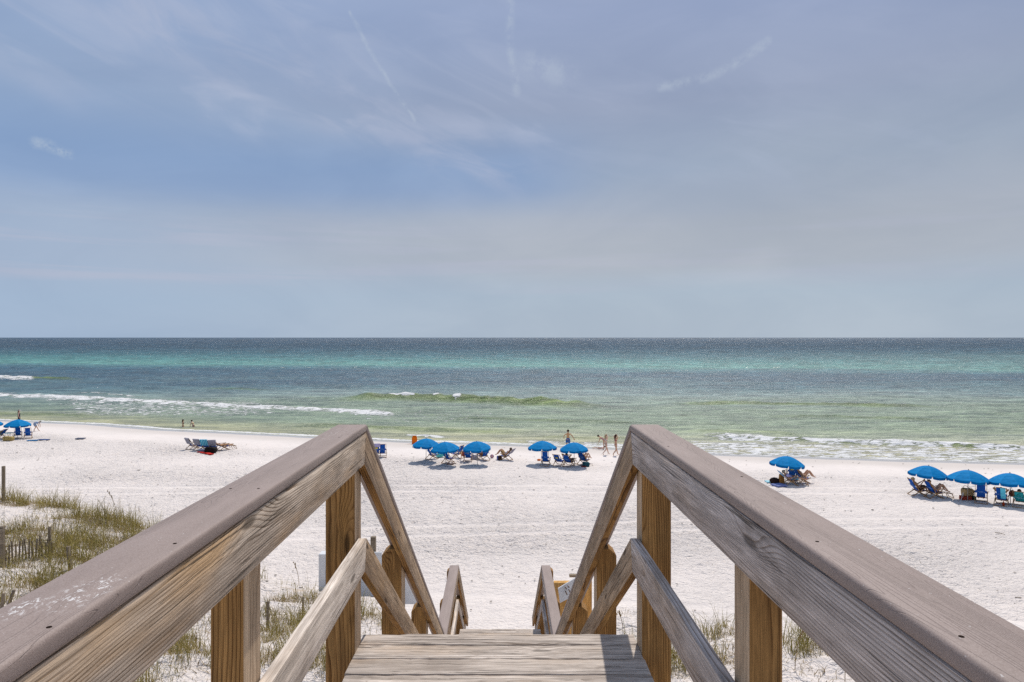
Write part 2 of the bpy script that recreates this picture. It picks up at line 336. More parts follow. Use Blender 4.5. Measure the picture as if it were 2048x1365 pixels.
def mat_cap(spots=()):
    m, n, b = mat_new('brown_composite_cap'); tc = n.new('ShaderNodeTexCoord').outputs['Object']; rnd = n.new('ShaderNodeObjectInfo').outputs['Random']
    P = n.vm('ADD', tc, n.comb(n.m('MULTIPLY', rnd, 31.0), rnd, rnd))
    f = n.noise(P, 420.0, 3, 0.7); g = n.noise(n.vm('MULTIPLY', P, (2.0, 12.0, 12.0)), 1.0, 5, 0.6, 0.4)
    c = n.mix(n.smooth(f, 0.3, 0.7), (0.245, 0.185, 0.16, 1), (0.335, 0.268, 0.238, 1))
    c = n.mix(1.0, c, n.mix(n.smooth(g, 0.3, 0.7), (0.88, 0.87, 0.86, 1), (1.1, 1.1, 1.1, 1)), 'MULTIPLY')
    # embossed wandering grain lines
    wl = n.noise(n.vm('MULTIPLY', P, (1.2, 16.0, 16.0)), 1.0, 2, 0.4, 0.3)
    ln = n.m('FRACT', n.m('MULTIPLY', wl, 26.0)); lnm = n.m('MULTIPLY', n.m('SUBTRACT', 1.0, n.smooth(n.m('ABSOLUTE', n.m('SUBTRACT', ln, 0.5)), 0.0, 0.08)), n.smooth(n.noise(n.vm('MULTIPLY', P, (2.0, 20.0, 20.0)), 1.0, 3), 0.46, 0.6))
    c = n.mix(n.m('MULTIPLY', lnm, 0.45), c, (0.12, 0.085, 0.075, 1))
    # chalky scuffs and droppings
    s1 = n.noise(n.vm('MULTIPLY', P, (26.0, 60.0, 60.0)), 1.0, 5, 0.7, 0.6); s2 = n.noise(P, 3.1, 2, 0.5)
    sp = n.m('MULTIPLY', n.smooth(s1, 0.66, 0.72), n.smooth(s2, 0.56, 0.64))
    c = n.mix(n.m('MULTIPLY', sp, 0.75), c, (0.72, 0.70, 0.68, 1))
    for (sx_, sy_, sr_, th_) in spots:
        dd = n.vm('LENGTH', n.vm('MULTIPLY', n.vm('SUBTRACT', tc, (sx_, sy_, 0.0)), (1.0, 2.2, 1.0)))
        s3 = n.noise(n.vm('MULTIPLY', tc, (60.0, 110.0, 60.0)), 1.0, 5, 0.7, 0.8)
        mk = n.m('MULTIPLY', n.smooth(s3, th_, th_+0.06), n.m('SUBTRACT', 1.0, n.smooth(dd, sr_*0.4, sr_)))
        c = n.mix(n.m('MULTIPLY', mk, 0.8), c, (0.75, 0.73, 0.71, 1))
    sk = n.smooth(n.noise(P, 95.0, 2, 0.5), 0.735, 0.76); c = n.mix(n.m('MULTIPLY', sk, 0.6), c, (0.62, 0.6, 0.58, 1))
    n.l.new(c, b.inputs['Base Color']); b.inputs['Roughness'].default_value = 0.62; b.inputs['Specular IOR Level'].default_value = 0.35
    h = n.m('SUBTRACT', n.m('MULTIPLY', f, 0.5), lnm); bn = n.new('ShaderNodeBump'); bn.inputs['Distance'].default_value = 0.0007
    n.l.new(h, bn.inputs['Height']); n.l.new(bn.outputs[0], b.inputs['Normal'])
    return m
M['cap'] = mat_cap(); M['cap_spotted'] = mat_cap([(2.72, 0.045, 0.11, 0.54), (2.66, 0.10, 0.06, 0.52), (4.62, 0.09, 0.16, 0.60), (4.45, 0.10, 0.14, 0.62)])

# ------------------------------------------------------------------ terrain
SX = np.array([-400, -120, -62, -49.5, -39.7, -25, -11.4, 0, 8.5, 19, 29, 42.7, 60, 120, 400.])
SY = np.array([130., 101, 86, 82.5, 78, 73.6, 69.3, 67.0, 65.2, 61.5, 59.5, 57.2, 56.4, 56, 56])
def shore(x): return np.interp(x, SX, SY)
EX = np.array([-60, -18, -15, -12.5, -10, -8, -6.3, -4.5, -3, -1.5, 0, 1.2, 2.2, 4, 6, 9, 60.])
ED = np.array([24, 22.5, 21.2, 20.4, 19.2, 18.0, 17.4, 17.2, 16.4, 13.5, 12.2, 12.6, 14.4, 14.0, 12.9, 12.4, 13.0])
EZ = np.array([-5.0, -5.0, -5.1, -5.2, -5.4, -5.8, -6.2, -6.4, -6.4, -6.3, -6.2, -6.0, -5.8, -5.7, -5.5, -5.3, -5.0])
def ground(x, d, fine=True):
    """height above the sea"""
    x = np.asarray(x, float); d = np.asarray(d, float)
    i = shore(x) - d
    beach = np.where(i > 0, 1.0*(1-np.exp(-np.maximum(i, 0)/7.0)), np.maximum(i*0.07, -3.0))
    beach = beach + sst(i, 6, 16)*0.05*fbm(x*0.15, d*0.2, 3)
    e = np.interp(x, EX, ED); ze = np.interp(x, EX, EZ) + CAMZ
    t = d - e + 0.6*fbm(x*0.35, d*0.35, 2)
    back = ze + 0.12*np.clip(-t, 0, 9)
    dune = back - 0.50*np.maximum(t, 0) + 0.22*fbm(x*0.45+3, d*0.45, 3)*sst(-t, -3, 1)
    k = 0.35
    h = np.clip(0.5+0.5*(dune-beach)/k, 0, 1)
    z = beach*(1-h)+dune*h + k*h*(1-h)
    return z
def march(px, py, z0=None):
    """point of the ground seen at a spot of the photograph, used once to measure positions"""
    ux = (px-1024)/FPX; uz = (HZ-py)/FPX
    d = np.linspace(6, 110, 5200); zz = CAMZ + uz*d; g = ground(ux*d, d)
    k = np.argmax(zz < g)
    return float(ux*d[k]), float(d[k]), float(g[k])

def grid_mesh(name, X, Y, Z, mat, attrs=None, kind='structure'):
    ny, nx = X.shape; n = nx*ny
    co = np.stack([X, Y, Z], -1).reshape(-1).astype(np.float32)
    idx = np.arange(n).reshape(ny, nx)
    q = np.stack([idx[:-1, :-1], idx[:-1, 1:], idx[1:, 1:], idx[1:, :-1]], -1).reshape(-1, 4)
    me = bpy.data.meshes.new(name); me.vertices.add(n); me.vertices.foreach_set('co', co)
    me.loops.add(q.size); me.loops.foreach_set('vertex_index', q.reshape(-1).astype(np.int32))
    me.polygons.add(len(q)); me.polygons.foreach_set('loop_start', np.arange(0, q.size, 4, dtype=np.int32))
    me.polygons.foreach_set('loop_total', np.full(len(q), 4, dtype=np.int32))
    me.polygons.foreach_set('use_smooth', np.ones(len(q), dtype=bool))
    me.update(calc_edges=True)
    for k, a in (attrs or {}).items():
        if a.ndim == 3:
            at = me.attributes.new(k, 'FLOAT_COLOR', 'POINT'); at.data.foreach_set('color', a.reshape(-1).astype(np.float32))
        else:
            at = me.attributes.new(k, 'FLOAT', 'POINT'); at.data.foreach_set('value', a.reshape(-1).astype(np.float32))
    me.materials.append(mat); o = bpy.data.objects.new(name, me); COL.objects.link(o); o['kind'] = kind
    return o

def mat_sand():
    m, n, b = mat_new('white_quartz_sand'); ge = n.new('ShaderNodeNewGeometry').outputs['Position']
    at = n.new('ShaderNodeAttribute'); at.attribute_name = 'wet'; wet = at.outputs['Fac']
    at2 = n.new('ShaderNodeAttribute'); at2.attribute_name = 'tramp'; tr = at2.outputs['Fac']
    px, py_, pz = n.sep(ge)
    a = n.noise(ge, 0.12, 4, 0.6); g = n.noise(ge, 1.6, 4, 0.6); f = n.noise(ge, 40.0, 3, 0.7)
    c = n.mix(n.smooth(a, 0.3, 0.7), (0.715, 0.655, 0.61, 1), (0.77, 0.70, 0.65, 1))
    c = n.mix(1.0, c, n.mix(n.smooth(g, 0.3, 0.7), (0.955, 0.955, 0.96, 1), (1.03, 1.03, 1.03, 1)), 'MULTIPLY')
    c = n.mix(1.0, c, n.mix(n.smooth(f, 0.2, 0.8), (0.94, 0.94, 0.94, 1), (1.05, 1.05, 1.05, 1)), 'MULTIPLY')
    # bits of weed and shell
    sp = n.noise(n.vm('MULTIPLY', ge, (1.0, 1.0, 0.3)), 5.5, 2, 0.5)
    c = n.mix(n.m('MULTIPLY', n.m('MULTIPLY', n.smooth(sp, 0.70, 0.74), 0.4), tr), c, (0.22, 0.19, 0.17, 1))
    c = n.mix(n.smooth(wet, 0.0, 0.45), c, (0.60, 0.545, 0.50, 1))
    c = n.mix(n.smooth(wet, 0.5, 1.0), c, (0.40, 0.385, 0.38, 1))
    n.l.new(c, b.inputs['Base Color'])
    n.l.new(n.smooth(wet, 0.5, 1.0, 0.95, 0.28), b.inputs['Roughness']); b.inputs['Specular IOR Level'].default_value = 0.2
    v1 = n.noise(n.vm('MULTIPLY', ge, (1.0, 1.3, 1.0)), 2.6, 3, 0.6, 0.4); v2 = n.noise(ge, 8.0, 3, 0.6, 0.3); v3 = n.noise(ge, 55.0, 2, 0.6)
    h = n.m('ADD', n.m('ADD', n.m('MULTIPLY', v1, 0.20), n.m('MULTIPLY', v2, 0.13)), n.m('MULTIPLY', v3, 0.014))
    bn = n.new('ShaderNodeBump'); bn.inputs['Distance'].default_value = 1.0
    n.l.new(n.m('MULTIPLY', h, n.m('ADD', n.m('MULTIPLY', tr, 1.0), 0.06)), bn.inputs['Height']); n.l.new(bn.outputs[0], b.inputs['Normal'])
    return m
M['sand'] = mat_sand()

xs = np.concatenate([-np.geomspace(4000, 62, 24), np.arange(-60, -30, 0.25), np.arange(-30, 30, 0.13), np.arange(30, 52, 0.2), np.geomspace(53, 4000, 24)])
ys = np.concatenate([-np.geomspace(3000, 12, 14), np.linspace(-10, 7, 30), np.arange(7.2, 60, 0.125), np.arange(60, 100, 0.4), np.linspace(101, 160, 20)])
GX, GY = np.meshgrid(xs, ys)
GZ = ground(GX, GY)
inl = shore(GX) - GY
tramp = sst(inl + 1.5*fbm(GX*0.2, GY*0.2, 2), 9.5, 16)
dfoot = np.zeros_like(GZ)
# trampled sand: many footprint-sized hollows
fx = fbm(GX*2.1, GY*2.1, 2); f2 = fbm(GX*4.3+40, GY*4.3, 2); f3 = fbm(GX*0.8, GY*0.8+11, 2)
core = (np.abs(GX) < 52) & (GY > 7) & (GY < 90)
dfoot = np.where(core, 0.075*fx - 0.16*np.maximum(f2-0.15, 0) + 0.03*f3, 0)
pr = 1.0 + 0.5*fbm(GX*0.12+5, GY*0.12, 2)
pr = np.clip(pr, 0.3, 1.6)*np.clip(0.85+0.9*fbm(GX*0.045+1, GY*0.07+8, 3), 0.35, 1.5)
track = np.zeros_like(GZ)
for (y0_, sl_, ph_) in ((33.0, 0.045, 0.3), (34.7, 0.045, 0.3), (24.5, -0.12, 1.7), (42.0, 0.02, 2.5), (43.7, 0.02, 2.5)):
    dc = np.abs(GY-(y0_+sl_*GX+0.5*np.sin(GX*0.09+ph_)))
    track = np.maximum(track, 1-sst(dc, 0.05, 0.45))
pr = pr*(1-0.40*track)
GZ = GZ + dfoot*tramp*pr - 0.010*track*tramp
tramp = tramp*np.clip(pr, 0.25, 1.3)
wet = 1 - sst(inl + 0.5*fbm(GX*0.25, GY*0.1, 2), 3.0, 4.2)
damp = 1 - sst(inl + 1.2*fbm(GX*0.2+9, GY*0.2, 2), 4.0, 11.0)
wetv = np.where(inl < 3, np.maximum(0.5*damp, wet*1.0), 0.5*damp); wetv = np.maximum(0.45*damp, 0.45 + 0.55*wet - 0.45*(1-wet))
wetv = np.where(wet > 0.01, 0.45+0.55*wet, 0.45*damp)
beach_o = grid_mesh('sand_ground', GX, GY, GZ, M['sand'], {'wet': wetv, 'tramp': tramp})
tag(beach_o, 'white trampled beach sand rising into dunes')

# ------------------------------------------------------------------ sea
def mat_sea():
    m, n, b = mat_new('sea_water'); ge = n.new('ShaderNodeNewGeometry').outputs['Position']
    ac = n.new('ShaderNodeAttribute'); ac.attribute_name = 'body'; af = n.new('ShaderNodeAttribute'); af.attribute_name = 'foam'
    foam = af.outputs['Fac']; x, y, z = n.sep(ge)
    dist = n.vm('LENGTH', ge)
    # lace the foam with fine holes
    fn = n.noise(n.vm('MULTIPLY', ge, (0.55, 1.1, 1.0)), 2.0, 6, 0.68, 0.8)
    fm = n.smooth(n.m('ADD', foam, n.m('MULTIPLY', n.m('SUBTRACT', fn, 0.5), 2.6)), 0.42, 0.72)
    mott = n.noise(n.vm('MULTIPLY', ge, (0.10, 0.42, 1.0)), 1.0, 6, 0.62, 0.4)
    mott2 = n.noise(n.vm('MULTIPLY', ge, (0.5, 1.6, 1.0)), 1.0, 4, 0.6, 0.4)
    c = n.mix(1.0, ac.outputs['Color'], n.mix(n.smooth(mott, 0.32, 0.68), (0.62, 0.65, 0.70, 1), (1.34, 1.30, 1.24, 1)), 'MULTIPLY')
    c = n.mix(1.0, c, n.mix(n.smooth(mott2, 0.3, 0.7), (0.76, 0.78, 0.80, 1), (1.22, 1.2, 1.17, 1)), 'MULTIPLY')
    c = n.mix(fm, c, (0.78, 0.78, 0.77, 1))
    b.inputs['Specular IOR Level'].default_value = 0.0; b.inputs['Roughness'].default_value = 0.9
    w1 = n.noise(n.vm('MULTIPLY', ge, (0.28, 0.8, 1.0)), 1.0, 5, 0.6, 0.6)
    w2 = n.noise(n.vm('MULTIPLY', ge, (1.3, 3.2, 1.0)), 1.0, 5, 0.62, 0.5)
    w3 = n.noise(n.vm('MULTIPLY', ge, (0.045, 0.16, 1.0)), 1.0, 6, 0.66, 0.5)
    far = n.smooth(y, 90.0, 600.0, 1.0, 2.2)
    h = n.m('ADD', n.m('MULTIPLY', n.m('MULTIPLY', w1, 0.75), far), n.m('MULTIPLY', w2, 0.26)); h = n.m('ADD', h, n.m('MULTIPLY', fm, 0.10))
    h = n.m('ADD', h, n.m('MULTIPLY', w3, n.smooth(y, 120.0, 900.0, 0.6, 9.0)))
    bn = n.new('ShaderNodeBump'); bn.inputs['Distance'].default_value = 1.0; bn.inputs['Strength'].default_value = 0.9
    n.l.new(h, bn.inputs['Height']); n.l.new(bn.outputs[0], b.inputs['Normal']); n.l.new(c, b.inputs['Base Color'])
    fr_ = n.new('ShaderNodeFresnel'); fr_.inputs['IOR'].default_value = 1.333; n.l.new(bn.outputs[0], fr_.inputs['Normal'])
    gl = n.new('ShaderNodeBsdfGlossy'); gl.inputs['Roughness'].default_value = 0.30; n.l.new(bn.outputs[0], gl.inputs['Normal'])
    mx_ = n.new('ShaderNodeMixShader')
    lim = n.m('MINIMUM', fr_.outputs[0], n.smooth(y, 80.0, 500.0, 0.30, 0.17))
    n.l.new(n.m('MULTIPLY', lim, n.m('SUBTRACT', 1.0, fm)), mx_.inputs[0])
    n.l.new(b.outputs[0], mx_.inputs[1]); n.l.new(gl.outputs[0], mx_.inputs[2])
    n.l.new(mx_.outputs[0], m.node_tree.nodes['Material Output'].inputs[0])
    return m
M['sea'] = mat_sea()

vv = np.concatenate([np.arange(264, 60, -0.62), np.arange(60, 14, -0.5), np.arange(14, 2, -0.35), np.array([2, 1.5, 1.1, 0.8, 0.55, 0.4, 0.3, 0.22, 0.16])])
yy = CAMZ*FPX/vv
uu = np.concatenate([[-6, -3, -2, -1.4], np.linspace(-1.05, 1.05, 960), [1.4, 2, 3, 6]])
SXg = uu[None, :]*(yy[:, None]+8.0); SYg = np.repeat(yy[:, None], len(uu), 1)
V = CAMZ*FPX/SYg; PX = 1024 + FPX*SXg/SYg        # how each strip of sea lies with distance
dsh = SYg - shore(SXg)
# heights
nz = fbm(SXg*0.07, SYg*0.22, 4)
amp = np.clip(sst(dsh, 0, 12), 0, 1)
wob = 1.6*fbm(SXg*0.05, SYg*0.02, 2)
swell = 0.10*np.sin((SYg + 0.10*SXg + 3*wob)*2*np.pi/8.5) + 0.07*np.sin((SYg - 0.05*SXg + 2*wob)*2*np.pi/5.1)
h = amp*(swell*(0.55+0.9*fbm(SXg*0.06+7, SYg*0.08, 2)) + 0.16*nz)
ri = np.arange(len(yy))[:, None]+0*SXg
chop = pn(SXg/(1.3*(1+SYg/170)), ri*0.42) + 0.30*pn(SXg/(0.6*(1+SYg/170))+31, ri*0.85+7) + 0.9*pn(SXg/(6*(1+SYg/170))+11, ri*0.22+3)
farf = sst(SYg, 500, 1500); h = h*(1-0.75*farf) + chop*amp*(0.05+0.16*sst(SYg, 80, 260)+1.2*sst(SYg, 400, 3000))
foam = np.zeros_like(h); green = np.zeros_like(h)
def ridge(pts, am, wf, wb, foamf=None, taper=0.12, wig=0.5, fw=(2.0, 0.8)):
    """a wave crest through measured points; pts = (column, strip) of the photograph turned into metres"""
    global h, foam, green
    P = []
    for (a, b_) in pts:
        d = CAMZ*FPX/(b_-HZ); P.append(((a-1024)*d/FPX, d))
    P = np.array(P); x0, x1 = P[0, 0], P[-1, 0]
    yc = np.interp(SXg, P[:, 0], P[:, 1]) + wig*fbm(SXg*0.22, SXg*0+3, 3)
    L = (x1-x0); e = sst(SXg, x0, x0+taper*L)*(1-sst(SXg, x1-taper*L, x1))
    t = SYg-yc
    prof = np.where(t < 0, np.exp(-(t/wf)**2), np.exp(-(t/wb)**2))
    hh = am*e*(0.8+0.5*fbm(SXg*0.3, SXg*0+8, 2))
    h = h + hh*prof
    green = np.maximum(green, e*np.where(t < 0, np.exp(-((t+wf*0.6)/(wf*1.1))**2), 0)*min(1, am*2.2))
    if foamf is not None:
        fv = 0.75+1.1*fbm(SXg*0.25+a*0.01, SXg*0+5, 3); fw = (fw[0]*np.clip(fv, .25, 2), fw[1]*np.clip(fv, .3, 2))
        fmn = foamf((SXg*0+1)*(1024 + FPX*SXg/SYg))
        band = np.where(t < 0, np.exp(-(t/fw[0])**2), np.exp(-(t/fw[1])**2))
        foam = np.maximum(foam, e**0.5*band*fmn*(0.85+0.55*fbm(SXg*0.7, SYg*1.0+2, 3)))
def between(a, b_, s=25): return lambda px: sst(px, a-s, a+s)*(1-sst(px, b_-s, b_+s))
ridge([(-400, 750), (0, 754), (75, 756), (180, 758)], 0.55, 1.6, 4.0, between(-500, 68, 10), fw=(9.0, 3.5))
ridge([(-300, 786), (0, 790), (110, 793), (240, 800), (340, 804), (400, 808)], 0.30, 0.8, 2.5, lambda p: 1.0, taper=0.06, fw=(5.4, 2.8))
ridge([(150, 786), (215, 788), (290, 793)], 0.12, 0.6, 1.5, lambda p: 0.75, fw=(0.9, 0.7))
ridge([(380, 806), (440, 810), (520, 814), (600, 817), (700, 822), (800, 829)], 0.25, 0.7, 2.2, lambda p: 0.95, taper=0.06, fw=(4.2, 2.2))
ridge([(640, 800), (700, 798), (800, 797), (900, 800), (1000, 804), (1100, 809), (1240, 812)], 1.25, 2.1, 3.8, lambda p: np.maximum(between(780, 828, 6)(p)*2.4, 1.3*np.maximum(between(866, 880, 4)(p), between(905, 922, 5)(p))), taper=0.2, fw=(1.6, 0.9))
ridge([(1320, 806), (1500, 807), (1650, 809), (1900, 813)], 0.38, 1.1, 3.0, lambda p: 0.42+0.0*p, taper=0.2, fw=(0.6, 0.7))
ridge([(1480, 832), (1700, 834), (1950, 840)], 0.22, 1.0, 2.6, None, taper=0.3)
ridge([(390, 776), (480, 777), (560, 780)], 0.22, 1.0, 2.5, None, taper=0.3)
ridge([(590, 795), (680, 798)], 0.15, 0.9, 2.0, None, taper=0.3)
ridge([(-60, 826), (60, 828), (120, 829), (220, 834)], 0.22, 0.9, 2.2, None, taper=0.25)
ridge([(560, 852), (700, 851), (800, 857), (960, 862), (1080, 864)], 0.26, 0.9, 2.4, None, taper=0.2)
ridge([(860, 838), (1000, 838), (1150, 842), (1300, 846)], 0.22, 1.0, 2.4, lambda p: 0.30+0*p, taper=0.25, fw=(0.7, 0.6))
ridge([(845, 829), (900, 831)], 0.14, 0.7, 1.5, lambda p: 0.6+0*p, fw=(0.6, 0.5))
ridge([(1040, 872), (1200, 874), (1330, 878)], 0.16, 0.9, 1.8, None, taper=0.25)
ridge([(1360, 862), (1480, 864), (1640, 872)], 0.20, 1.0, 2.2, None, taper=0.25)
ridge([(1380, 870), (1500, 876), (1600, 880), (1700, 884), (1800, 887), (1900, 891), (2100, 899)], 0.42, 1.0, 2.2, lambda p: 0.95+0*p, taper=0.12, fw=(3.6, 1.6))
ridge([(808, 870), (840, 871), (905, 876)], 0.14, 0.5, 1.2, lambda p: 1.0+0*p, fw=(1.4, 0.7))
# patchy foam residue trailing shoreward of the left breakers
fr = fbm(SXg*0.9, SYg*1.1, 4)
resid = between(120, 560, 60)(PX)*sst(V, 118, 132)*(1-sst(V, 150, 165)) + between(700, 1000, 60)(PX)*sst(V, 140, 152)*(1-sst(V, 165, 178))*0.7
foam = np.maximum(foam, resid*(0.46+0.42*fr))
resid3 = between(1350, 2300, 120)(PX)*sst(V, 150, 160)*(1-sst(V, 170, 185))
foam = np.maximum(foam, resid3*(0.14+0.30*fr))
# swash: lacy foam from the shore break to the sand on the right, a thin edge elsewhere
rt = sst(SXg, 6, 20)
fr2 = fbm(SXg*0.45, SYg*1.6+4, 5, 0.6)
foam = np.maximum(foam, rt*(1-sst(dsh, 6.0, 10.0))*(0.64+0.50*fr2))
foam = np.maximum(foam, (1-rt*0.4)*sst(dsh, -0.2, 0.15)*(1-sst(dsh, 0.5+0.5*fbm(SXg*0.15, SXg*0, 2), 1.5+0.5*fbm(SXg*0.15, SXg*0, 2)))*0.95)
ctr = between(1040, 1330, 30)(PX); foam = np.maximum(foam, ctr*sst(dsh, 0.4, 1.2)*(1-sst(dsh, 2.4, 4.0))*(0.62+0.4*fr2))
fleck = fbm(SXg*0.8+3, SYg*0.9, 3, 0.6); foam = np.maximum(foam, sst(fleck, 0.62, 0.8)*0.7*sst(dsh, 14, 22)*(1-sst(SYg, 180, 330)))
h = h*np.clip(0.12+sst(dsh, 1.0, 9.0), 0, 1)
SZ = h + np.where(dsh < 3, 0.03*np.clip(1-dsh/3, 0, 1), 0) - np.where(dsh < -1.5, 0.3*(-1.5-dsh), 0)
# water body colour over the sand bars
def C3(r, g, b_): return np.array(lin(r, g, b_)[:3])
kp = [0, 8, 22, 36, 48, 57, 61, 68, 84, 100, 118, 138, 160, 180, 200, 225, 300]
kc = [C3(*c) for c in [(60, 84, 104), (62, 88, 108), (63, 94, 112), (64, 108, 119), (78, 132, 132), (94, 148, 141), (72, 118, 125), (50, 90, 107), (54, 88, 104), (80, 112, 118),
                       (120, 141, 138), (122, 140, 122), (128, 146, 122), (144, 158, 130), (162, 170, 146), (180, 176, 152), (190, 180, 160)]]
kc = np.array(kc)
Vs = V + 3.0*fbm(SXg*0.012, SYg*0.004, 2)*np.clip(V/50, 0.3, 2) + np.where(V > 58, 20*fbm(SXg*0.016, SYg*0.03, 3), 0)*sst(V, 58, 80)
Vs = Vs - (PX-1024)/1024*7.5*sst(V, 20, 40)*(1-sst(V, 70, 90))
body = np.stack([np.interp(Vs, kp, kc[:, i]) for i in range(3)], -1)
# brightest sandbar water fades to the right
rf = sst(PX, 1200, 2100)[..., None]*(sst(V, 25, 40)*(1-sst(V, 62, 75)))[..., None]*0.45
body = body*(1-rf) + C3(98, 132, 128)*rf
# shallows follow the shore
shal = (1-sst(dsh, 1.0, 14.0))[..., None]; body = body*(1-shal*0.8) + C3(168, 166, 130)*shal*0.8
olive = np.clip(green, 0, 1)[..., None]*0.95; body = body*(1-olive) + C3(100, 120, 46)*olive  # wave fronts: light coming through the water, put into the colour as olive
body = body*np.clip(1+0.44*chop*sst(dsh, 4, 30), 0.45, 1.7)[..., None]  # dark troughs and light crests of the chop shaded into the colour
body = np.concatenate([body, np.ones(body.shape[:2]+(1,))], -1)
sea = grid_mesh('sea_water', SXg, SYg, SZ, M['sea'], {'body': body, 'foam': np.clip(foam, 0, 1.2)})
tag(sea, 'green and blue sea with small breaking waves reaching the sand')

# ------------------------------------------------------------------ stairway
D0 = 3.29
def XL(y): return -0.6998 - 0.0200*(y-D0)
def XR(y): return 0.5706 - 0.0130*(y-D0)
SL = 0.645                                   # stair slope
Y1, Y2 = D0 + (3.64-0.418)/SL, 10.92
Y3 = 14.45
TOP = [(-1.6, -0.418), (D0, -0.418), (Y1, -3.64), (Y2, -3.64), (Y3, -3.64-SL*(Y3-Y2))]
stairs = empty('beach_stairway', (0, 3.3, 9.0), 0, 'weathered wooden walkway with brown capped railings descending stairs to the beach', 'stairway')
SO = Vector((0, 3.3, 9.0))
def sput(o):                                 # children are laid out in world metres
    o.matrix_basis = Matrix.Translation(-SO) @ o.matrix_basis

def plank(name, mat, parent, Mx, L, k0, k1, z0, z1, y0, y1, bev=0.004, segs=1, cuts=0, rag=0.0):
    bm = bmesh.new(); N = max(1, cuts)
    rows = []
    for i in range(N+1):
        t = i/N
        r = []
        for (yv, zv) in ((y0, z0), (y1, z0), (y1, z1), (y0, z1)):
            xa = -k0*zv; xb = L + k1*zv; xx = xa + (xb-xa)*t
            jy = random.uniform(-rag, rag) if 0 < i < N else 0; jz = random.uniform(-rag, rag) if 0 < i < N else 0
            r.append(bm.verts.new((xx, yv+jy, zv+jz)))
        rows.append(r)
    for i in range(N):
        for k in range(4): bm.faces.new((rows[i][k], rows[i][(k+1) % 4], rows[i+1][(k+1) % 4], rows[i+1][k]))
    bm.faces.new(rows[0]); bm.faces.new(rows[-1][::-1])
    if bev:
        es = [e for e in bm.edges if abs((e.verts[0].co-e.verts[1].co).normalized().x) > 0.5 or e.verts[0].co.x in ()]
        es += [e for e in bm.edges if len([f for f in e.link_faces if len(f.verts) == 4]) and (all(vv_ in rows[0] for vv_ in e.verts) or all(vv_ in rows[-1] for vv_ in e.verts))]
        bmesh.ops.bevel(bm, geom=list(set(es)), offset=bev, segments=segs, affect='EDGES', profile=0.5)
    o = bm_obj(name, bm, mat, parent, smooth=segs > 1)
    o.matrix_basis = Matrix.Translation(-SO) @ Mx
    if segs > 1:
        for p in o.data.polygons: p.use_smooth = p.area < 1.0
        try:
            bpy.context.view_layer.objects.active = o
            o.data.set_sharp_from_angle(angle=R(40))
        except Exception: pass
    return o

def frame(a, b):
    a, b = Vector(a), Vector(b); x = (b-a).normalized(); left = Vector((0, 0, 1)).cross(x).normalized(); z = x.cross(left)
    Mx = Matrix.Identity(4)
    for i in range(3): Mx[i][0], Mx[i][1], Mx[i][2], Mx[i][3] = x[i], left[i], z[i], a[i]
    return Mx, (b-a).length

def rail(side, drop, z0, z1, t0, t1, name, mats, bev, segs, poly=TOP):
    """boards following the rail line: drop = how far the line hangs under the cap line, z0..z1 below that, t0..t1 outward"""
    X = XL if side < 0 else XR; pts = [Vector((X(y), y, CAMZ+z-drop)) for (y, z) in poly]; out = []
    pit = [math.atan2((pts[i+1]-pts[i]).z, (pts[i+1]-pts[i]).y) for i in range(len(pts)-1)]
    for i in range(len(pts)-1):
        k0 = math.tan((pit[i-1]-pit[i])/2) if i > 0 else 0.0
        k1 = math.tan((pit[i]-pit[i+1])/2) if i < len(pit)-1 else (-math.tan(pit[i]) if False else 0.0)
        Mx, L = frame(pts[i], pts[i+1])
        ya, yb = (t0, t1) if side < 0 else (-t1, -t0)
        g = 0.0018
        Mx = Mx @ Matrix.Translation((g, 0, 0))
        o = plank(name, mats[i] if isinstance(mats, list) else mats, stairs, Mx, L-2*g, k0, k1, z0, z1, ya, yb, bev, segs, cuts=1)
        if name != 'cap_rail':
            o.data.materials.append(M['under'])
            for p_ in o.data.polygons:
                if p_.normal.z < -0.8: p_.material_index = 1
        out.append(o)
    return out
caps_l = rail(-1, 0.0, -0.034, 0.0, -0.003, 0.141, 'cap_rail', [M['cap_spotted'], M['cap'], M['cap'], M['cap']], 0.009, 4)
caps_r = rail(+1, 0.0, -0.034, 0.0, -0.003, 0.137, 'cap_rail', M['cap'], 0.009, 4)
rail(-1, 0.0, -0.184, -0.0365, 0.0, 0.040, 'rail_beam', [M['beam'], M['beam_brown'], M['beam_brown'], M['beam_brown']], 0.004, 2)
rail(+1, 0.0, -0.184, -0.0365, 0.0, 0.040, 'rail_beam', [M['beam_grey'], M['beam_brown'], M['beam_grey'], M['beam_brown']], 0.004, 2)
rail(-1, 0.548, -0.149, 0.0, 0.0, 0.040, 'mid_rail', [M['pale'], M['beam_brown'], M['pale'], M['beam_grey']], 0.004, 2)
rail(+1, 0.548, -0.149, 0.0, 0.0, 0.040, 'mid_rail', [M['beam_grey'], M['beam_brown'], M['beam_grey'], M['beam_grey']], 0.004, 2)

